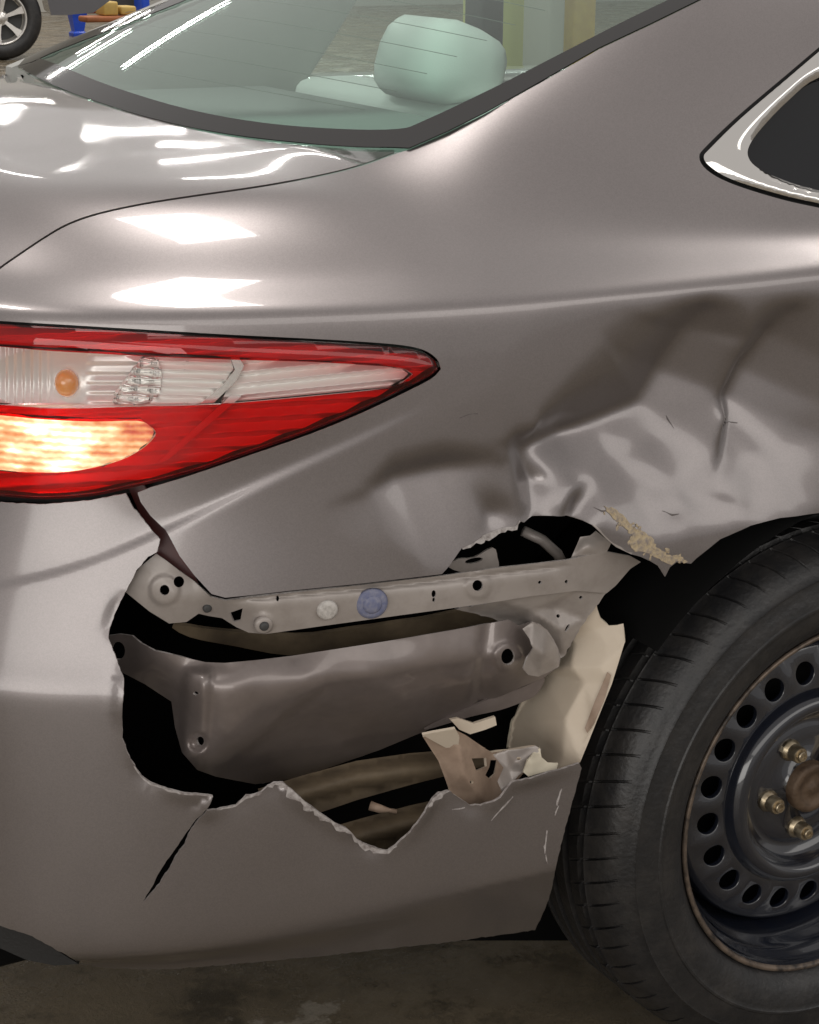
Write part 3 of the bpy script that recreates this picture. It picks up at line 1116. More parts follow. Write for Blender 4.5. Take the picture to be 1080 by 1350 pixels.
def ellipsoid(name, c, r, m, parent, n=14, rot=None):
    bm = bmesh.new()
    bmesh.ops.create_uvsphere(bm, u_segments=n, v_segments=n//2+1, radius=1)
    for v in bm.verts:
        v.co = Vector((v.co.x*r[0], v.co.y*r[1], v.co.z*r[2]))
        if rot is not None:
            v.co = rot @ v.co
        v.co += Vector(c)
    me = bpy.data.meshes.new(name)
    bm.to_mesh(me)
    bm.free()
    me.polygons.foreach_set('use_smooth', [True]*len(me.polygons))
    return link(name, me, m, parent)


def lamp_pt(x, y, d):
    p = np.array([[x, y]], float)
    return at_y(p, BODY.at(p)[:, 1]+d)[0]


ellipsoid('amber_bulb', lamp_pt(88, 505, 0.03), (0.012, 0.012, 0.014), M['amber'], lamp)


def lit_mat():
    m = bpy.data.materials.new('lit_lamp_optic')
    m.use_nodes = True
    nt = m.node_tree
    b = nt.nodes['Principled BSDF']
    b.inputs['Base Color'].default_value = (0.5, 0.12, 0.06, 1)
    b.inputs['Roughness'].default_value = 0.3
    tc = nt.nodes.new('ShaderNodeTexCoord')
    mp = nt.nodes.new('ShaderNodeMapping')
    mp.inputs['Scale'].default_value = (24, 24, 60)
    nt.links.new(tc.outputs['Object'], mp.inputs[0])
    nz = nt.nodes.new('ShaderNodeTexNoise')
    nz.inputs['Scale'].default_value = 1.3
    nz.inputs['Detail'].default_value = 2
    nt.links.new(mp.outputs[0], nz.inputs['Vector'])
    # nearness to the bulb
    c = lamp_pt(78, 588, 0.02)
    sub = nt.nodes.new('ShaderNodeVectorMath')
    sub.operation = 'DISTANCE'
    sub.inputs[1].default_value = tuple(c)
    nt.links.new(tc.outputs['Object'], sub.inputs[0])
    mr = nt.nodes.new('ShaderNodeMapRange')
    mr.inputs[1].default_value, mr.inputs[2].default_value, mr.inputs[3].default_value, mr.inputs[4].default_value = 0.01, 0.125, 0.20, -0.16
    nt.links.new(sub.outputs['Value'], mr.inputs[0])
    ad = nt.nodes.new('ShaderNodeMath')
    ad.operation = 'ADD'
    wv = nt.nodes.new('ShaderNodeTexWave')
    wv.bands_direction = 'Z'
    wv.inputs['Scale'].default_value = 44.0
    wv.inputs['Distortion'].default_value = 0.6
    nt.links.new(tc.outputs['Object'], wv.inputs['Vector'])
    n1 = nt.nodes.new('ShaderNodeMath')
    n1.operation = 'MULTIPLY_ADD'
    n1.inputs[1].default_value, n1.inputs[2].default_value = 0.55, 0.20
    nt.links.new(nz.outputs['Fac'], n1.inputs[0])
    n2 = nt.nodes.new('ShaderNodeMath')
    n2.operation = 'MULTIPLY_ADD'
    n2.inputs[1].default_value = 0.09
    nt.links.new(wv.outputs['Fac'], n2.inputs[0])
    nt.links.new(n1.outputs[0], n2.inputs[2])
    nt.links.new(n2.outputs[0], ad.inputs[0])
    nt.links.new(mr.outputs[0], ad.inputs[1])
    cr = nt.nodes.new('ShaderNodeValToRGB')
    e = cr.color_ramp.elements
    e[0].position, e[0].color = 0.36, (0.35, 0.006, 0.02, 1)
    e[1].position, e[1].color = 0.80, (5.0, 4.2, 3.0, 1)
    for pos, c_ in ((0.44, (0.6, 0.12, 0.05, 1)), (0.52, (0.9, 0.45, 0.16, 1)), (0.60, (1.3, 0.85, 0.42, 1)), (0.68, (2.2, 1.7, 0.95, 1))):
        k = e.new(pos)
        k.color = c_
    nt.links.new(ad.outputs[0], cr.inputs[0])
    nt.links.new(cr.outputs[0], b.inputs['Emission Color'])
    b.inputs['Emission Strength'].default_value = 0.62
    return m


M['lit'] = lit_mat()
sheet('lit_optic', LOW, behind(lambda p: 0.012+0.002*np.abs(np.sin(p[:, 1]*math.pi/7.0))+0.001*np.sin(p[:, 0]*0.5)), M['lit'], lamp, thick=0.002, step=3, estep=5)

# ------------------------------------------------------------------ what the torn bumper lays bare
IP = [M['inner_paint'], M['inner_paint']]
cav = sheet('cavity_shade', [(60, 600), (900, 600), (900, 800), (800, 1000), (760, 1240), (60, 1240)], behind(lambda p: np.full(len(p), 0.26)), M['black'], car, thick=0.01, step=60)  # near-black sheet stands in for the shade deep inside the hole

rail_o = [(206, 730), (222, 741), (236, 752), (256, 766), (278, 787), (297, 792), (337, 787), (480, 771), (583, 759), (660, 748), (749, 738), (799, 727), (831, 733), (845, 741), (831, 750), (812, 772), (800, 782), (760, 779), (700, 786), (644, 795), (580, 804), (500, 815), (420, 826), (350, 836), (328, 834), (312, 827), (293, 815), (275, 812), (262, 809), (246, 820), (223, 822), (197, 806), (165, 780), (172, 765), (184, 748)]
RAIL = Rbf([(206, 730, 0.016), (165, 780, 0.022), (223, 822, 0.030), (256, 766, 0.018), (297, 792, 0.012), (293, 815, 0.030), (350, 836, 0.022), (350, 800, 0.010), (480, 776, 0.008), (500, 812, 0.014), (583, 763, 0.010), (640, 792, 0.016), (749, 742, 0.020), (760, 779, 0.026), (800, 735, 0.022), (800, 780, 0.034), (840, 741, 0.030), (420, 800, 0.008), (600, 785, 0.010), (240, 790, 0.018)])


WARP = Facets([(float(x), float(y), float(RNG.normal(0, 1.0))) for x, y in zip(RNG.uniform(150, 860, 120), RNG.uniform(700, 1080, 120))], (120, 680, 880, 1100), blur=1, step=4)


def rail_f(p):
    # a shallow flange line along the strip, raised boss at the bolts
    t = np.interp(p[:, 0], [297, 480, 583, 749], [800, 782, 771, 752])
    st = 0.003*(0.5+0.5*np.tanh((p[:, 1]-t)/5.0))*np.clip((p[:, 0]-300)/40, 0, 1)*np.clip((770-p[:, 0])/60, 0, 1)
    d = RAIL(p)-st+0.0007*WARP(p)
    d = d+0.0022*np.exp(-((p[:, 1]-np.interp(p[:, 0], [297, 480, 583, 749], [793, 776, 765, 746]))/2.6)**2)*np.clip((p[:, 0]-300)/30, 0, 1)*np.clip((760-p[:, 0])/40, 0, 1)   # fold line under the top edge
    for cx, cy, r in ((217, 778, 17), (630, 772, 15), (347, 822, 12)):
        rr = np.hypot(p[:, 0]-cx, p[:, 1]-cy)
        d = d-0.0028*(0.5-0.5*np.tanh((rr-r*1.15)/2.6))
    return d


rail = sheet('mounting_rail', rail_o, behind(rail_f), [M['primer'], M['raw_edge']], car, thick=0.002, step=3.6, estep=5, rim=1,
             holes=[circ(217, 778, 6.5, 14, 7), circ(236, 767, 7, 14, 7.5), circ(572, 783, 3, 10, 5), circ(572, 791, 2, 8, 3), circ(630, 772, 7, 14, 7.5), [(303, 808), (320, 802), (317, 818), (308, 820)], circ(273, 801, 3.5, 10), circ(712, 768, 2.5, 8), circ(747, 767, 2.5, 8), circ(366, 789, 2, 8, 4)])


def on(f, x, y, lift=0.0):
    p = np.array([[x, y]], float)
    P = behind(lambda q: f(q)-lift)(p)[0]
    return P


def bolt(name, f, x, y, r, h, m, parent, n=16, ring=0.0):
    a = on(f, x, y, -0.001)
    nrm = np.array([-0.25, -0.95, -0.08])
    nrm /= np.linalg.norm(nrm)
    P = [a, a+nrm*h*0.7, a+nrm*h, a+nrm*h*1.02]
    o = tube(name, P, r, m, parent, n=n, taper=[1.15, 1.1, 0.85, 0.3])
    return o


bolt('bolt', rail_f, 347, 822, 0.0085, 0.006, M['primer'], rail)
bolt('bolt', rail_f, 347, 822, 0.0045, 0.009, M['trim_dark'], rail)
bolt('push_clip', rail_f, 431, 803, 0.0095, 0.005, M['white_clip'], rail)
bolt('blue_plug', rail_f, 490, 795, 0.0145, 0.004, M['blue_plug'], rail, n=24)
bolt('blue_plug', rail_f, 490, 795, 0.009, 0.006, M['blue_plug'], rail, n=24)
bolt('bolt', rail_f, 273, 801, 0.004, 0.004, M['trim_dark'], rail)

# crushed end of the rail
endp = [(600, 803), (660, 792), (760, 777), (800, 780), (790, 795), (772, 817), (757, 843), (743, 866), (728, 872), (700, 840), (650, 815)]
ENDF = Facets([(600, 803, 30), (660, 792, 26), (760, 777, 26), (800, 780, 34), (790, 795, 36), (772, 817, 42), (757, 843, 50), (743, 866, 58), (700, 840, 60), (650, 815, 50), (700, 805, 34), (730, 800, 46), (740, 830, 38), (720, 850, 60), (690, 818, 55)], (560, 740, 860, 900), blur=0, step=3)
sheet('rail_end_plate', endp, behind(lambda p: ENDF(p)*0.001+0.004), [M['primer'], M['raw_edge']], car, thick=0.002, step=5, rim=1, jag=0.5, holes=[circ(736, 812, 2.5, 8), circ(766, 788, 2.5, 8), circ(748, 828, 2, 8, 6, 0.5)])
# small folded tab above the rail
tab = [(690, 760), (752, 738), (765, 708), (778, 706), (786, 700), (806, 716), (800, 728), (760, 742), (700, 752)]
TABF = Facets([(690, 760, 30), (752, 738, 26), (765, 708, 30), (778, 712, 20), (786, 700, 24), (806, 716, 16), (800, 728, 20), (772, 722, 12)], (660, 680, 840, 780), blur=1)
sheet('folded_tab', tab, behind(lambda p: TABF(p)*0.001), [M['primer'], M['raw_edge']], car, thick=0.0015, step=5, rim=1)
tube('inner_pipe', [lamp_pt(690, 700, 0.09), lamp_pt(715, 712, 0.085), lamp_pt(735, 730, 0.08), lamp_pt(745, 750, 0.08)], 0.006, M['primer'], car)
br2 = curve([(592, 748), (604, 737), (625, 735), (650, 722), (656, 735), (655, 750), (620, 756)], 3, True)
sheet('inner_bracket', br2, behind(lambda p: np.full(len(p), 0.05)), M['primer'], car, thick=0.003, step=6, holes=[circ(625, 739, 12, 14, 3.5, -0.2)])

# inner flange in the gap
fl_o = curve([(228, 824), (300, 832), (390, 838), (470, 828), (560, 815), (640, 800), (700, 806), (690, 820), (600, 832), (500, 846), (440, 856), (380, 864), (310, 852), (250, 840)], 3, True)
sheet('inner_flange', fl_o, behind(lambda p: 0.085+0.012*np.sin(p[:, 0]*0.045)+0.0006*(p[:, 1]-830)), M['olive_metal'], car, thick=0.004, step=8)

# crash box: painted pressing behind the bumper
box_o = [(143, 838), (158, 836), (174, 838), (186, 848), (204, 858), (240, 866), (271, 873), (297, 874), (340, 870), (389, 864), (460, 853), (530, 842), (600, 830), (671, 817), (684, 825), (702, 820), (722, 831), (735, 854), (737, 878), (718, 893), (690, 905), (660, 918), (638, 926), (600, 945), (560, 964), (500, 989), (440, 1010), (389, 1026), (337, 1034), (285, 1024), (260, 1015), (240, 992), (231, 960), (226, 925), (191, 902), (160, 886), (150, 862)]
BX = Rbf([(143, 838, .070), (152, 870, .074), (174, 838, .060), (204, 858, .042), (191, 900, .074), (271, 873, .034), (297, 876, .028), (389, 866, .030), (530, 844, .032), (671, 819, .034), (702, 822, .050), (735, 854, .056), (737, 878, .062), (690, 905, .066), (638, 926, .090), (660, 880, .032), (640, 850, .026), (620, 900, .042), (500, 860, .024), (500, 900, .024), (520, 950, .075), (500, 989, .130), (440, 1010, .140), (389, 1026, .150), (337, 1034, .150), (420, 960, .075), (400, 900, .020), (330, 890, .016), (320, 930, .018), (310, 980, .036), (300, 1015, .085), (270, 1010, .055), (232, 960, .075), (226, 925, .072), (245, 900, .040), (285, 900, .018), (290, 960, .026)], 0.002)


def box_f(p):
    d = BX(p)+0.0011*WARP(p)
    # upright bead at the left end
    bx = np.interp(p[:, 1], [870, 1010], [262, 254])
    w = np.exp(-((p[:, 0]-bx)/17.0)**4)*(0.5+0.5*np.tanh((p[:, 1]-884)/6.0))*(0.5+0.5*np.tanh((1000-p[:, 1])/7.0))
    d = d-0.012*w
    # dimple with a hole
    r = np.hypot(p[:, 0]-261, p[:, 1]-979)
    d = d+0.012*np.exp(-(r/11)**4)
    # folded crease towards the right end
    c = np.interp(p[:, 1], [815, 920], [634, 622])
    d = d+0.006*np.exp(-((p[:, 0]-c-10)/9.0)**2)
    r = np.hypot(p[:, 0]-670, p[:, 1]-866)
    d = d-0.004*(0.5-0.5*np.tanh((r-19)/3.0))
    # pressed line across the face
    l = np.interp(p[:, 0], [300, 380, 430, 640], [1010, 940, 905, 870])
    d = d+0.006*(0.5+0.5*np.tanh((p[:, 1]-l)/7.0))
    return d


sheet('crash_box', box_o, behind(box_f), [M['inner_paint'], M['raw_edge']], car, thick=0.0025, step=3.8, estep=5, rim=1, holes=[circ(670, 866, 9, 16, 11), circ(264, 977, 5, 12, 6), circ(258, 914, 3.5, 8, 2.5), circ(156, 858, 9, 14, 12)])
CAPF = Facets([(688, 828, 30), (702, 820, 26), (722, 831, 34), (736, 854, 40), (738, 878, 46), (712, 893, 44), (688, 887, 30), (700, 850, 16), (716, 862, 20), (694, 862, 24)], (660, 800, 760, 910), blur=0, step=3)
sheet('crushed_end', [(689, 829), (702, 820), (713, 824), (722, 831), (730, 843), (736, 855), (739, 868), (737, 879), (724, 886), (710, 892), (697, 890), (690, 882), (695, 868), (703, 855), (698, 842)], behind(lambda p: CAPF(p)*0.001), [M['primer'], M['raw_edge']], car, thick=0.002, step=3.5, rim=1)
lip_ = sheet('crash_box_underside', curve([(560, 962), (640, 924), (690, 906), (718, 893), (708, 915), (690, 925), (660, 936), (620, 945)], 3, True), behind(lambda p: 0.085+0.0002*(p[:, 1]-900)), M['inner_paint'], car, thick=0.003, step=7)

# beige liner between bumper and wheel
LIN_O = [(786, 793), (788, 805), (792, 816), (803, 825), (814, 824), (822, 822), (824, 846), (816, 872), (807, 901), (797, 926), (788, 948), (776, 978), (765, 1005), (750, 1012), (733, 1014), (700, 1014), (670, 985), (676, 950), (695, 912), (715, 885), (745, 864), (757, 843), (768, 822), (778, 808)]
LINF = Facets([(786, 793, 34), (803, 825, 36), (822, 822, 30), (824, 850, 22), (807, 901, 18), (788, 948, 16), (765, 1005, 14), (733, 1014, 36), (700, 1014, 80), (670, 985, 130), (676, 950, 135), (745, 864, 75), (757, 843, 62), (768, 822, 48), (752, 880, 50), (745, 950, 38), (742, 1000, 32), (715, 885, 110), (800, 850, 34), (770, 900, 38), (785, 830, 44), (792, 880, 26), (775, 950, 26)], (640, 770, 850, 1040), blur=0, step=3)
lin = sheet('wheel_liner', LIN_O, behind(lambda p: LINF(p)*0.001+0.012), [M['beige'], M['pale_foam']], car, thick=0.003, step=5, rim=1)
tag(lin, 'torn beige inner liner')
sheet('liner_slot', [(801, 886), (806, 890), (796, 925), (782, 955), (774, 966), (771, 960), (784, 925)], behind(lambda p: LINF(p)*0.001+0.0095), M['brown_plastic'], lin, thick=0.001, step=6)

# brown bracket and clips at the bottom of the hole
BRK = [(558, 972), (573, 966), (600, 962), (614, 969), (630, 980), (648, 992), (668, 990), (705, 984), (712, 988), (700, 1002), (690, 1020), (672, 1040), (652, 1068), (620, 1070), (600, 1060), (592, 1040), (578, 1003)]
BRF = Facets([(558, 972, 40), (573, 966, 30), (600, 962, 34), (614, 969, 46), (648, 992, 60), (705, 984, 40), (712, 988, 36), (690, 1020, 36), (652, 1068, 34), (620, 1070, 30), (592, 1040, 34), (578, 1003, 38), (606, 985, 24), (612, 1020, 22), (630, 1045, 26), (650, 1040, 44), (670, 1010, 50)], (540, 940, 740, 1090), blur=0, step=3)
brk = sheet('bracket', BRK, behind(lambda p: BRF(p)*0.001+0.014), [M['brown_plastic'], M['beige']], car, thick=0.003, step=5, rim=1, holes=[[(622, 1000), (641, 999), (642, 1010), (628, 1016)], [(647, 1002), (655, 1002), (652, 1020), (646, 1027), (640, 1022), (645, 1012)], circ(622, 1031, 2.5, 8)])
sheet('bracket_clip', [(557, 969), (572, 966), (600, 961), (606, 972), (604, 985), (588, 986), (575, 979)], behind(lambda p: 0.030+0.0006*(p[:, 1]-965)), M['beige'], brk, thick=0.003, step=6)
sheet('clip_arm', [(594, 949), (604, 947), (625, 954), (653, 945), (655, 956), (640, 962), (620, 968), (606, 962)], behind(lambda p: np.full(len(p), 0.055)), M['beige'], car, thick=0.004, step=6)
PLF = Facets([(648, 994, 30), (668, 989, 22), (706, 983, 14), (714, 988, 10), (704, 1000, 6), (694, 1016, 4), (676, 1030, 4), (662, 1040, 12), (655, 1020, 24), (680, 1004, 2), (672, 1014, 10)], (630, 970, 730, 1050), blur=0, step=3)
sheet('bracket_plate', [(650, 995), (668, 989), (688, 987), (706, 983), (714, 988), (706, 999), (698, 1004), (694, 1016), (684, 1022), (676, 1032), (662, 1044), (656, 1030), (664, 1012)], behind(lambda p: PLF(p)*0.001+0.016), [M['primer'], M['beige']], brk, thick=0.002, step=3.5, rim=1, holes=[circ(684, 1000, 3, 8, 2)])
foamF = Facets([(704, 990, 28), (714, 987, 20), (712, 1000, 10), (720, 1006, 16), (735, 1010, 10), (728, 1016, 6), (700, 1022, 4), (693, 1016, 10), (700, 1003, 2)], (680, 970, 750, 1040), blur=1)
sheet('torn_foam', [(703, 992), (712, 986), (714, 998), (722, 1005), (736, 1006), (734, 1014), (716, 1018), (697, 1024), (690, 1018), (694, 1006)], behind(lambda p: foamF(p)*0.001+0.006), M['pale_foam'], car, thick=0.003, step=4)


def beam(name, top, bot, d, th, m, parent):
    n = len(top)
    return sheet(name, list(top)+list(bot)[::-1], behind(lambda p: d+0.02*np.sin(np.clip((p[:, 1]-np.interp(p[:, 0], [t[0] for t in top], [t[1] for t in top]))/40.0, 0, 1)*math.pi-0.4)*-1), m, parent, thick=th, step=8)


beam('frame_rail', [(340, 1040), (400, 1022), (470, 1003), (540, 993), (640, 985)], [(360, 1085), (420, 1072), (470, 1055), (540, 1035), (640, 1010)], 0.11, 0.01, M['olive_metal'], car)
beam('cross_rail', [(420, 1095), (480, 1078), (540, 1062), (640, 1040)], [(420, 1150), (480, 1150), (540, 1150), (640, 1110)], 0.09, 0.01, M['olive_metal'], car)
tube('wire_clip', [lamp_pt(488, 1062, 0.06), lamp_pt(500, 1066, 0.055), lamp_pt(512, 1068, 0.06), lamp_pt(522, 1070, 0.06)], 0.003, M['brown_plastic'], car, n=8, taper=[1.8, 1.6, 0.8, 1.0])

# lamp bracket seen red through the crack under the lamp
sheet('lamp_bracket', [(168, 640), (190, 640), (225, 690), (262, 770), (240, 760), (205, 735), (190, 690)], behind(lambda p: np.full(len(p), 0.03)), mat('dark_red_lamp_body', (0.10, 0.012, 0.01), 0.35), car, thick=0.004, step=8)

# ------------------------------------------------------------------ wheel
WC = (0.017, 0.0, FLOOR_Z+0.334)
wheel = empty('wheel', (0, 0.1, 0.336))
wheel.parent = car
wheel.matrix_parent_inverse = car.matrix_basis.inverted()


def make_tyre():
    prof = [(0.214, 0.052), (0.2225, 0.040), (0.2285, 0.034), (0.234, 0.0275), (0.248, 0.0205), (0.262, 0.0175), (0.2665, 0.0172), (0.268, 0.0160), (0.2705, 0.0160), (0.272, 0.0176), (0.285, 0.0195), (0.2960, 0.0240), (0.2985, 0.0236), (0.3000, 0.0262), (0.3060, 0.0300), (0.3140, 0.0360), (0.3210, 0.0440), (0.3265, 0.0540), (0.3300, 0.0650), (0.3318, 0.0740)]
    for g in (0.082, 0.112, 0.144, 0.172):
        prof += [(0.3335, g-0.006), (0.3275, g-0.004), (0.3270, g+0.004), (0.3340, g+0.006)]
    prof += [(0.333, 0.185), (0.330, 0.195), (0.322, 0.21), (0.30, 0.228), (0.27, 0.236), (0.235, 0.225), (0.214, 0.20)]
    NP = 66
    ang = []
    low = []
    for k in range(NP):
        a = 360.0/NP*k+random.uniform(-0.25, 0.25)
        for da, l in ((0, 0), (0.13, 1), (0.48, 1), (0.62, 0), (2.9, 0)):
            ang.append(math.radians(a+da))
            low.append(l)
    vs, fs = [], []
    m = len(prof)
    for a, l in zip(ang, low):
        for r, y in prof:
            rr = r
            if l and r > 0.318 and y < 0.076:
                rr -= 0.0055*min(1, (r-0.318)/0.006)
            if l and 0.088 < y < 0.106 and r > 0.33:
                rr -= 0.004
            aa = a+1.3*(y-0.05)*(1 if y < 0.2 else 0)
            vs.append((WC[0]+rr*math.cos(aa), y, WC[2]+rr*math.sin(aa)))
    n = len(ang)
    for k in range(n):
        for i in range(m-1):
            fs.append((k*m+i, k*m+i+1, ((k+1) % n)*m+i+1, ((k+1) % n)*m+i))
    o = mesh('tyre', vs, fs, M['rubber'], wheel)
    o.data.set_sharp_from_angle(angle=math.radians(38))
    return o


make_tyre()
rimprof = [(0.2150, 0.060), (0.2165, 0.046), (0.2205, 0.0405), (0.2235, 0.0385), (0.2240, 0.0355), (0.2225, 0.0335), (0.2195, 0.0340), (0.2165, 0.0375), (0.2145, 0.0450), (0.2125, 0.0520), (0.2085, 0.0560), (0.2060, 0.0640), (0.2040, 0.0720), (0.1995, 0.0780), (0.1965, 0.0860), (0.1950, 0.0980), (0.1890, 0.1150), (0.1850, 0.16), (0.19, 0.20)]
lathe('rim', rimprof, [M['steel_black'], M['worn_rim']], wheel, n=120, center=WC, mi=[1 if i < 7 else 0 for i in range(18)])
dprof = [(0.1270, 0.0830), (0.1268, 0.0828), (0.1255, 0.0790), (0.1225, 0.0730), (0.1180, 0.0680), (0.1120, 0.0655), (0.1060, 0.0665), (0.1015, 0.0710), (0.0980, 0.0790), (0.0950, 0.0860), (0.0910, 0.0895), (0.0860, 0.0915), (0.0820, 0.0940), (0.0780, 0.0925), (0.0740, 0.0905), (0.0600, 0.0900), (0.0330, 0.0890), (0.0320, 0.0850), (0.0300, 0.0840)]
lathe('disc', dprof, M['steel_black'], wheel, n=120, center=WC)


def hole_band():
    NH = 20
    r0, r1 = 0.1270, 0.1780
    rc = 0.1500
    hr = 0.0138
    vs, fs = [], []

    def pt(r, th, dy=0.0):
        y = 0.0830+(r-r0)/(r1-r0)*0.010+0.005*math.sin((r-r0)/(r1-r0)*math.pi)*-1
        return (WC[0]+r*math.cos(th), y+dy, WC[2]+r*math.sin(th))
    w = 2*math.pi/NH
    n = 24
    for k in range(NH):
        t0 = w*k+0.11
        b = len(vs)
        for j in range(n):
            a = 2*math.pi*j/n
            c, s_ = math.cos(a), math.sin(a)
            hx, hy = hr*c/rc, hr*s_
            # matching point on the sector's border
            m_ = max(abs(c), abs(s_))
            bx, by = c/m_*w/2, s_/m_
            rr = rc+(r1-rc)*by if by > 0 else rc+(rc-r0)*by
            vs.append(pt(rc+hy*1.02, t0+hx, 0.007))
            vs.append(pt(rc+hy, t0+hx, 0.0012))
            vs.append(pt(rc+hy*1.08, t0+hx*1.08, 0.0))
            vs.append(pt(rr, t0+bx))
        for j in range(n):
            p, q_ = b+4*j, b+4*((j+1) % n)
            for i in range(3):
                fs.append((p+i, q_+i, q_+i+1, p+i+1))
    return mesh('vent_band', vs, fs, M['steel_black'], wheel)


hole_band()
lathe('disc_edge', [(0.1780, 0.0930), (0.1825, 0.0960), (0.1850, 0.1010), (0.1865, 0.1120)], M['steel_black'], wheel, n=96, center=WC)
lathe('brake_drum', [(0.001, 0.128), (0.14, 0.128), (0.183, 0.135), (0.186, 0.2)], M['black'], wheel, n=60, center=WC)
lathe('hub_cap', [(0.0005, 0.0705), (0.006, 0.0705), (0.008, 0.0735), (0.020, 0.0735), (0.0215, 0.0705), (0.029, 0.0710), (0.0318, 0.0735), (0.0322, 0.0905)], M['rust'], wheel, n=40, center=WC)
for k in range(5):
    a = math.radians(118+72*k)
    c = (WC[0]+0.0572*math.cos(a), 0.0, WC[2]+0.0572*math.sin(a))
    hexa = []
    o = lathe('lug_nut', [(0.0138, 0.0905), (0.0140, 0.0860), (0.0125, 0.0835), (0.0105, 0.0815), (0.0105, 0.0705), (0.0095, 0.0685), (0.0068, 0.0683), (0.0066, 0.0645), (0.0058, 0.0635), (0.0035, 0.0635), (0.0030, 0.0650), (0.0005, 0.0650)], M['nut'], wheel, n=12, center=c)
    o.data.set_sharp_from_angle(angle=math.radians(28))


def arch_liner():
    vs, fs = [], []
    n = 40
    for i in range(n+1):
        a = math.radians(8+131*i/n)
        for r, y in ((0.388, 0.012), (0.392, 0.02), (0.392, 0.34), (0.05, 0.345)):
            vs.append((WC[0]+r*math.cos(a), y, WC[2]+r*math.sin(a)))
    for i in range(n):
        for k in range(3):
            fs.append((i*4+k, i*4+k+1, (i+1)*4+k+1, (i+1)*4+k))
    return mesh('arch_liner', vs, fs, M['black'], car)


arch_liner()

# ------------------------------------------------------------------ rest of the car that the glass and the gaps show
box('underbody', (-0.98, 0.26, 0.24), (1.6, 1.6, 0.36), M['black'], car, bevel=0.02)
box('side_body', (-0.95, 1.62, 0.24), (1.9, 1.80, 1.035), M['paint'], car, bevel=0.028)
box('parcel_shelf', (-0.60, 0.24, 1.020), (-0.02, 1.58, 1.040), M['cloth_dark'], car, bevel=0.006)
box('seat_back', (0.02, 0.30, 0.5), (0.16, 1.52, 1.055), M['cloth'], car, bevel=0.03)


def headrest(y0, y1, x0, x1, z0, z1):
    h = box('headrest', (x0, y0, z0), (x1, y1, z1), M['cloth'], car, bevel=0.05)
    for v in h.data.vertices:
        t = (v.co.z-z0)/(z1-z0)
        v.co.x += 0.03*t
        v.co.z -= 0.05*t*max(0.0, (v.co.x-x0)/(x1-x0)-0.35)
        v.co.y = (y0+y1)/2+(v.co.y-(y0+y1)/2)*(1.08-0.2*t)
    return h


headrest(0.96, 1.19, -0.02, 0.12, 1.05, 1.185)
headrest(0.50, 0.74, 0.02, 0.14, 1.03, 1.13)
box('door_pillar', (0.43, 1.56, 0.9), (0.485, 1.62, 1.45), M['trim_dark'], car, bevel=0.01)
box('roof', (0.12, 0.30, 1.40), (1.5, 1.52, 1.44), M['cloth_dark'], car, bevel=0.015)

_pp = [(-0.47, 1.555, 1.0), (0.02, 1.52, 1.0), (0.10, 1.50, 1.12), (0.22, 1.485, 1.30), (0.16, 1.525, 1.312), (-0.46, 1.558, 1.082)]
_n = len(_pp)
mesh('pillar_trim', _pp+[(a, b+0.03, c) for a, b, c in _pp], [tuple(range(_n)), tuple(range(_n, 2*_n))[::-1]]+[(i, _n+i, _n+(i+1) % _n, (i+1) % _n) for i in range(_n)], M['pillar_cloth'], car, smooth=False)

# ------------------------------------------------------------------ marks of the crash


def edge_band(name, line, widths, surf, m, parent, lift=0.0008, side=1, thick=0.0012, jag=0.6):
    L = resample(line, 5, closed=False)
    t = np.linspace(0, 1, len(L))
    w = np.interp(t, np.linspace(0, 1, len(widths)), widths)
    d = np.gradient(L, axis=0)
    n = np.stack([-d[:, 1], d[:, 0]], -1)
    n /= np.linalg.norm(n, axis=1)[:, None]+1e-9
    A = L
    B = L+n*(side*(w*(0.25+0.9*RNG.random(len(L)))))[:, None]
    return sheet(name, np.concatenate([A, B[::-1]]), raised(surf, lift), m, parent, thick=thick, step=5, estep=50, jag=0.0)


def wear_on(parent, name, lines, surf, m):
    for ln, w in lines:
        edge_band(name, ln, w, surf, m, parent, lift=0.0004, thick=0.0004)


edge_band('torn_edge', [(354, 1037), (362, 1033), (372, 1031), (384, 1040), (400, 1055), (420, 1070), (440, 1083), (455, 1090), (463, 1097)], [2, 9, 11, 9, 7, 10, 8, 3], bumper_s, M['raw_edge'], bc)
edge_band('torn_edge', [(463, 1097), (470, 1106), (481, 1113), (490, 1117), (500, 1120), (511, 1121), (522, 1114)], [2, 5, 7, 9, 6, 2], bumper_s, M['raw_edge'], bc)
edge_band('torn_edge', [(560, 1060), (568, 1050), (578, 1044), (592, 1042)], [2, 8, 7, 1], bumper_s, M['raw_edge'], bc)
edge_band('torn_edge', [(178, 1010), (188, 1025), (200, 1033), (220, 1039), (241, 1044), (262, 1045), (278, 1047)], [1.5, 2, 3, 2.5, 2, 2], bumper_s, M['raw_edge'], bc)
edge_band('torn_edge', [(285, 1066), (300, 1064), (312, 1062), (325, 1050), (336, 1048), (345, 1045)], [1.5, 2.5, 2, 3, 2], bumper_s, M['raw_edge'], bc)
wear_on(bc, 'scuff', [([(596, 1067), (606, 1066), (614, 1065)], [1, 2.2, 1]), ([(676, 1050), (668, 1060), (658, 1070), (648, 1082)], [1, 2.6, 1.6, 0.6]), ([(741, 1040), (738, 1050), (735, 1062)], [1.5, 4, 2]), ([(737, 1062), (732, 1075)], [1, 2.5]), ([(722, 1095), (720, 1112), (719, 1125)], [1.5, 4, 2]), ([(720, 1127), (722, 1138)], [2.5, 1])], bumper_s, M['raw_edge'])
edge_band('curled_edge', [(690, 689), (683, 696), (672, 697), (655, 703), (640, 708), (625, 718), (612, 724)][::-1], [2, 5, 7, 9, 8, 8, 3], flank, M['raw_edge'], q)
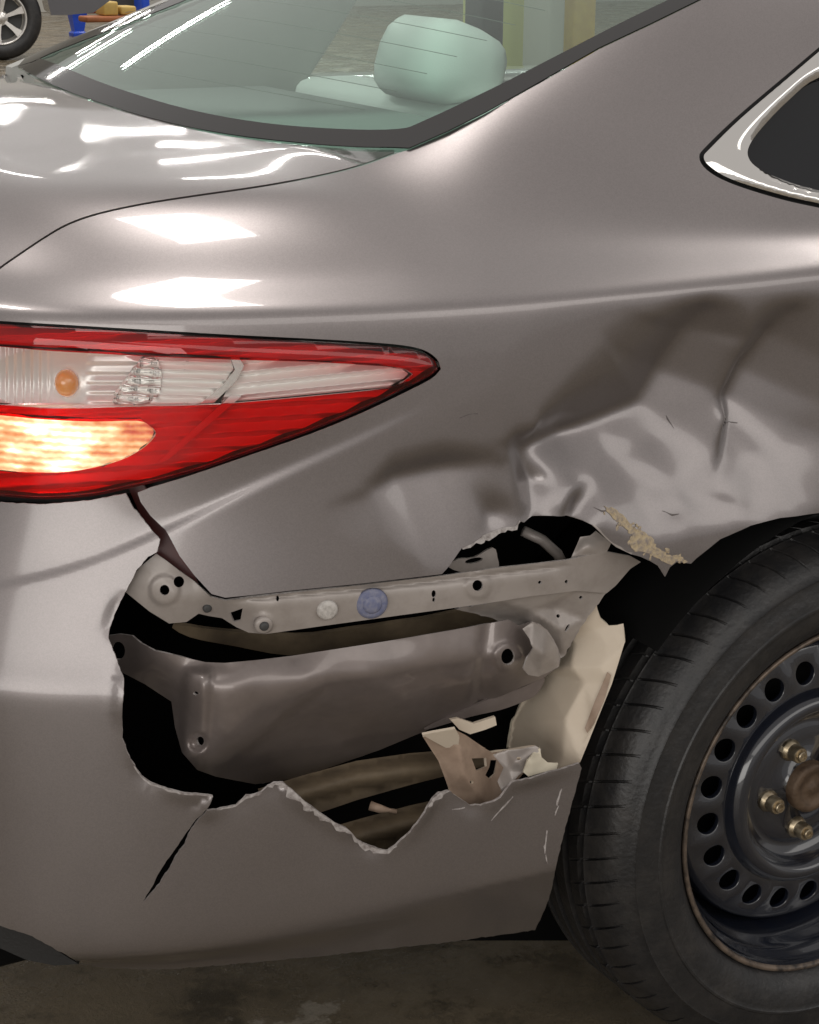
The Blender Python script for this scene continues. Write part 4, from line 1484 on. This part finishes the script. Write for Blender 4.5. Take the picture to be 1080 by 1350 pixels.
edge_band('curled_edge', [(785, 694), (801, 711), (814, 722), (833, 731)], [3, 2, 3, 2], flank, M['primer'], q, side=-1)


def foam_lumps():
    """torn yellow seam sealer on the folded lip of the arch"""
    film = sheet('sealer_film', [(803, 672), (815, 673), (830, 683), (838, 697), (852, 702), (862, 712), (868, 724), (880, 731), (898, 734), (906, 741), (892, 740), (884, 745), (872, 738), (862, 733), (850, 727), (838, 728), (830, 716), (836, 706), (824, 694), (812, 684)], raised(flank, 0.0007), M['foam'], q, thick=0.0006, step=4, estep=4, jag=0.9)
    bm = bmesh.new()
    for k in range(70):
        t = random.random()
        x = np.interp(t, [0, 0.25, 0.5, 0.75, 1], [810, 836, 846, 866, 900])+random.gauss(0, 6)
        y = np.interp(t, [0, 0.25, 0.5, 0.75, 1], [676, 702, 715, 731, 737])+random.gauss(0, 4)
        P = flank(np.array([[x, y]]))[0]
        r = random.uniform(0.0006, 0.0024)
        g = bmesh.ops.create_icosphere(bm, subdivisions=1, radius=r)
        rot = Matrix.Rotation(random.uniform(0, 6), 3, 'Y')
        for v in g['verts']:
            c = v.co*(0.6+0.8*random.random())
            c.y *= 0.5
            c.x *= 1.8
            v.co = rot @ c+Vector(P)
    me = bpy.data.meshes.new('sealer_crumbs')
    bm.to_mesh(me)
    bm.free()
    o = link('sealer_crumbs', me, M['foam'], film)
    o['kind'] = 'stuff'
    return o


foam_lumps()

wear_on(q, 'scrape', [([(917, 562), (920, 570), (923, 578)], [1, 2.4, 0.8]), ([(988, 571), (998, 569), (1008, 570)], [0.8, 1.8, 1]), ([(606, 551), (618, 546), (630, 545)], [0.8, 1.8, 0.8]), ([(882, 677), (893, 681), (902, 680)], [0.8, 2.2, 0.8]), ([(792, 673), (800, 676), (810, 676)], [1, 2.8, 1.2])], flank, M['mark'])

# ------------------------------------------------------------------ workshop behind the car


def ground(x, y):
    d = ray(np.array([[x, y]], float))[0]
    return CAM+d*((FLOOR_Z-CAM[2])/d[2])


def placed(x, y, dist_y):
    return at_y(np.array([[x, y]], float), np.array([dist_y]))[0]


M['wall'] = mat('pale_workshop_wall', (0.42, 0.41, 0.37), 0.8, noise=(0.6, 0.6, (0.33, 0.32, 0.29)))
w_ = box('workshop_wall', (-20, 24.0, FLOOR_Z), (40, 24.2, 5.5), M['wall'])
tag(w_, 'pale workshop wall far behind the car', 'wall')

# parked vehicle: wheel, dark arch and the lower flank
g0 = ground(20, 78)
SUV = empty('parked_suv', (float(g0[0]), float(g0[1]), 0))
tag(SUV, 'dark grey parked vehicle behind the sedan, alloy wheel showing', 'car')
wc = Vector((float(g0[0])-0.12, float(g0[1]), 0.376+FLOOR_Z))
axis = Vector((-0.26, -0.966, 0)).normalized()
side = Vector((0, 0, 1)).cross(axis).normalized()
M['alloy'] = mat('silver_alloy', (0.62, 0.60, 0.57), 0.3, 0.7)
M['suv_paint'] = mat('grey_suv_paint', (0.10, 0.10, 0.11), 0.3, 0.3, 0.8)


def wpt(r, a, h):
    return wc+side*(r*math.cos(a))+Vector((0, 0, 1))*(r*math.sin(a))+axis*h


def wlathe(name, prof, m, parent, n=48):
    vs, fs = [], []
    k = len(prof)
    for i in range(n):
        for r, h in prof:
            vs.append(wpt(r, 2*math.pi*i/n, h))
    for i in range(n):
        for j in range(k-1):
            fs.append((i*k+j, i*k+j+1, ((i+1) % n)*k+j+1, ((i+1) % n)*k+j))
    return mesh(name, vs, fs, m, parent)


sw = empty('wheel', tuple(wc))
sw.parent = SUV
sw.matrix_parent_inverse = SUV.matrix_basis.inverted()
wlathe('tyre', [(0.235, 0.10), (0.25, 0.118), (0.29, 0.126), (0.335, 0.118), (0.362, 0.095), (0.374, 0.05), (0.376, -0.05), (0.36, -0.1), (0.25, -0.11)], M['rubber'], sw)
wlathe('rim', [(0.236, 0.09), (0.241, 0.108), (0.234, 0.115), (0.222, 0.108), (0.214, 0.07), (0.20, 0.0)], M['alloy'], sw)
wlathe('hub', [(0.001, 0.098), (0.03, 0.098), (0.036, 0.09), (0.055, 0.085), (0.07, 0.07), (0.072, 0.03)], M['alloy'], sw, 24)
wlathe('brake', [(0.001, 0.02), (0.2, 0.02)], M['trim_dark'], sw, 24)
for k in range(6):
    a = 2*math.pi*k/6+0.35
    vs = []
    for r, wd in ((0.05, 0.30), (0.10, 0.17), (0.16, 0.135), (0.222, 0.16)):
        for sgn in (-1, 1):
            vs.append(wpt(r, a+sgn*wd, 0.085+0.012*(r-0.05)/0.17))
            vs.append(wpt(r, a+sgn*wd*1.1, 0.05))
    fs = []
    for i in range(3):
        b0 = 4*i
        fs += [(b0, b0+2, b0+6, b0+4), (b0+1, b0, b0+4, b0+5), (b0+2, b0+3, b0+7, b0+6), (b0+3, b0+1, b0+5, b0+7)]
    mesh('spoke', vs, fs, M['alloy'], sw, smooth=False)
bx = []
for (u, z) in ((0.46, 0.40), (0.62, 0.40), (0.85, 0.42), (1.05, 0.56), (1.2, 0.78), (1.2, 1.1), (-1.2, 1.1), (-1.2, 0.9), (-0.40, 0.78), (-0.28, 0.72), (0.0, 0.84), (0.28, 0.78), (0.42, 0.60)):
    bx.append((u, z))
vs = [wc+side*u+Vector((0, 0, z-0.376))+axis*0.06 for u, z in bx]+[wc+side*u+Vector((0, 0, z-0.376))-axis*0.9 for u, z in bx]
n = len(bx)
mesh('flank', vs, [tuple(range(n)), tuple(range(n, 2*n))[::-1]]+[(i, n+i, n+(i+1) % n, (i+1) % n) for i in range(n)], M['suv_paint'], SUV, smooth=False)


def bg_box(name, x0, x1, ytop, ybot, depth, m, label, cat, bevel=0.02, th=0.25):
    """a box standing at a place on the floor or hung at its height, behind the car"""
    a = placed(x0, ybot, depth)
    b = placed(x1, ytop, depth)
    o = box(name, (a[0], depth, max(FLOOR_Z, a[2])), (b[0], depth+th, b[2]), m, None, bevel=bevel)
    tag(o, label, cat)
    return o


gs = ground(103, 47)
js = empty('jack_stand', (float(gs[0]), float(gs[1]), 0))
tag(js, 'bright blue jack stand on the floor beside the parked vehicle', 'jack stand')
M['blue'] = mat('blue_enamel', (0.01, 0.07, 0.55), 0.35, 0, 0.4)
vs = []
for z, hw in ((0.0, 0.075), (0.03, 0.08), (0.05, 0.055), (0.24, 0.085), (0.27, 0.12), (0.30, 0.12)):
    for sx, sy in ((-1, -1), (1, -1), (1, 1), (-1, 1)):
        vs.append((float(gs[0])+sx*hw, float(gs[1])+sy*hw, z+FLOOR_Z))
fs = [(3, 2, 1, 0)]
for i in range(5):
    for k in range(4):
        fs.append((i*4+k, i*4+(k+1) % 4, i*4+4+(k+1) % 4, i*4+4+k))
fs.append((20, 21, 22, 23))
mesh('stand_body', vs, fs, M['blue'], js, smooth=False)
mesh('saddle', [(float(gs[0])+a, float(gs[1])+b, z) for z in (0.30, 0.36) for a, b in ((-0.04, -0.04), (0.04, -0.04), (0.04, 0.04), (-0.04, 0.04))], [(0, 1, 5, 4), (1, 2, 6, 5), (2, 3, 7, 6), (3, 0, 4, 7), (4, 5, 6, 7)], M['trim_dark'], js, smooth=False)

M['orange'] = mat('orange_beam', (0.38, 0.13, 0.045), 0.6, noise=(6, 0.6, (0.22, 0.08, 0.03)))
M['yellow'] = mat('yellow_plastic', (0.55, 0.38, 0.10), 0.5, noise=(10, 0.6, (0.4, 0.25, 0.08)))
M['red'] = mat('red_enamel', (0.45, 0.02, 0.02), 0.4)
M['olive_green'] = mat('yellow_green_enamel', (0.52, 0.52, 0.20), 0.6, noise=(2, 0.5, (0.42, 0.43, 0.16)))
bg_box('storage_beam', 114, 215, 20, 30, 17.2, M['orange'], 'long orange steel beam lying behind the blue stand', 'beam')
bg_box('plastic_can', 137, 156, 2, 21, 17.25, M['yellow'], 'tall yellow can standing on the orange beam', 'can')
bg_box('plastic_tub', 160, 180, 8, 20, 17.25, M['yellow'], 'low yellow tub on the orange beam, right of the can', 'tub')
bg_box('red_crate', 112, 136, -8, 18, 17.6, M['red'], 'red crate behind the yellow can', 'crate')
bg_box('tool_cabinet', 154, 188, -30, 12, 18.4, M['trim_dark'], 'black tool cabinet behind the yellow tub', 'cabinet')
bg_box('blue_drum', 188, 197, -30, 16, 18.0, M['blue'], 'narrow blue post at the end of the beam', 'post')
bg_box('green_cabinet', 640, 722, -120, 110, 7.0, M['olive_green'], 'yellow-green cabinet seen through the rear window', 'cabinet')
bg_box('grey_post', 722, 752, -160, 110, 6.6, M['wall'], 'grey post seen through the rear window beside the cabinet', 'post')
bg_box('brown_drum', 755, 790, -60, 110, 6.9, M['yellow'], 'tan drum seen through the rear window right of the post', 'drum')

# ------------------------------------------------------------------ the car goes on past the picture's edges


def row_of(z):
    """row parameter at which the flank reaches a height"""
    vv = np.linspace(0, NV-1, 400)
    zz = body_fn(np.stack([np.full(400, 12.0), vv], -1))[:, 2]
    return float(np.interp(z, zz, vv))


def col_at_px(px, v):
    uu = np.linspace(4, NU-1, 300)
    q_ = project(body_fn(np.stack([uu, np.full(300, v)], -1)))[:, 0]
    k = np.nonzero(q_ < px)[0]
    return float(uu[k[0]]) if len(k) else float(NU-1)


def body_grid(name, z0, z1, ufun, uend, m, nu=40, nv=26, mirror=False, arch=None, inset=0.003):
    v0, v1 = row_of(z0), row_of(z1)
    pts = []
    for v in np.linspace(v0, v1, nv):
        ua = ufun(v)
        u = np.linspace(ua, uend, nu)
        pts.append(body_fn(np.stack([u, np.full(nu, v)], -1)))
    P = np.array(pts)
    du = np.gradient(P, axis=1)
    dv = np.gradient(P, axis=0)
    N = np.cross(du, dv)
    N /= np.linalg.norm(N, axis=2)[:, :, None]+1e-12
    c = np.array([-0.3, CY, 0.7])
    N[((P-c)*N).sum(-1) < 0] *= -1
    P = P-N*inset
    r_ = np.hypot(P[:, :, 0]-WC[0], P[:, :, 2]-WC[2])
    if arch:                         # the panel ends on the wheel arch
        k = np.where(r_ < arch, arch/r_, 1.0)
        P[:, :, 0] = WC[0]+(P[:, :, 0]-WC[0])*k
        P[:, :, 2] = WC[2]+(P[:, :, 2]-WC[2])*k
    Q = P-N*0.002
    if mirror:
        P[:, :, 1] = 2*CY-P[:, :, 1]
        Q[:, :, 1] = 2*CY-Q[:, :, 1]
    n = nu*nv
    fs = []
    for j in range(nv-1):
        for i in range(nu-1):
            a, b, c_, d = j*nu+i, j*nu+i+1, (j+1)*nu+i+1, (j+1)*nu+i
            if arch and all(r_[k] <= arch+1e-6 for k in ((j, i), (j, i+1), (j+1, i), (j+1, i+1))):
                continue
            fs.append((a, b, c_, d))
            fs.append((n+d, n+c_, n+b, n+a))
    return mesh(name, np.concatenate([P.reshape(-1, 3), Q.reshape(-1, 3)]), fs, m, car)


body_grid('bumper_cover', 0.27, 0.775, lambda v: col_at_px(-75, v), NU-1.001, M['paint'])
body_grid('bumper_cover', 0.27, 0.775, lambda v: 6.0, NU-1.001, M['paint'], mirror=True)
body_grid('trunk_face', 0.775, 1.062, lambda v: col_at_px(-75, v), NU-1.001, M['paint'])
body_grid('quarter_panel', 0.775, 1.045, lambda v: 6.0, NU-1.001, M['paint'], mirror=True)
_gx, _gy = np.meshgrid(np.linspace(-1.0, -0.56, 36), np.linspace(0.34, 1.48, 60), indexing='ij')
_dk = deck_fn(np.stack([_gx.ravel(), _gy.ravel()], -1))-[0, 0, 0.005]
mesh('trunk_deck', np.concatenate([_dk, _dk-[0, 0, 0.003]]), [f for i in range(35) for j in range(59) for f in ((i*60+j, (i+1)*60+j, (i+1)*60+j+1, i*60+j+1), (2160+i*60+j+1, 2160+(i+1)*60+j+1, 2160+(i+1)*60+j, 2160+i*60+j))], M['paint'], car)
body_grid('rear_door', 0.26, 1.0, lambda v: 0.0, 2.75, M['paint'], nu=70, nv=60, arch=0.392)
body_grid('door_window', 1.01, 1.33, lambda v: 0.0, 2.2, M['dark_glass'], nu=20, nv=16, inset=0.008)
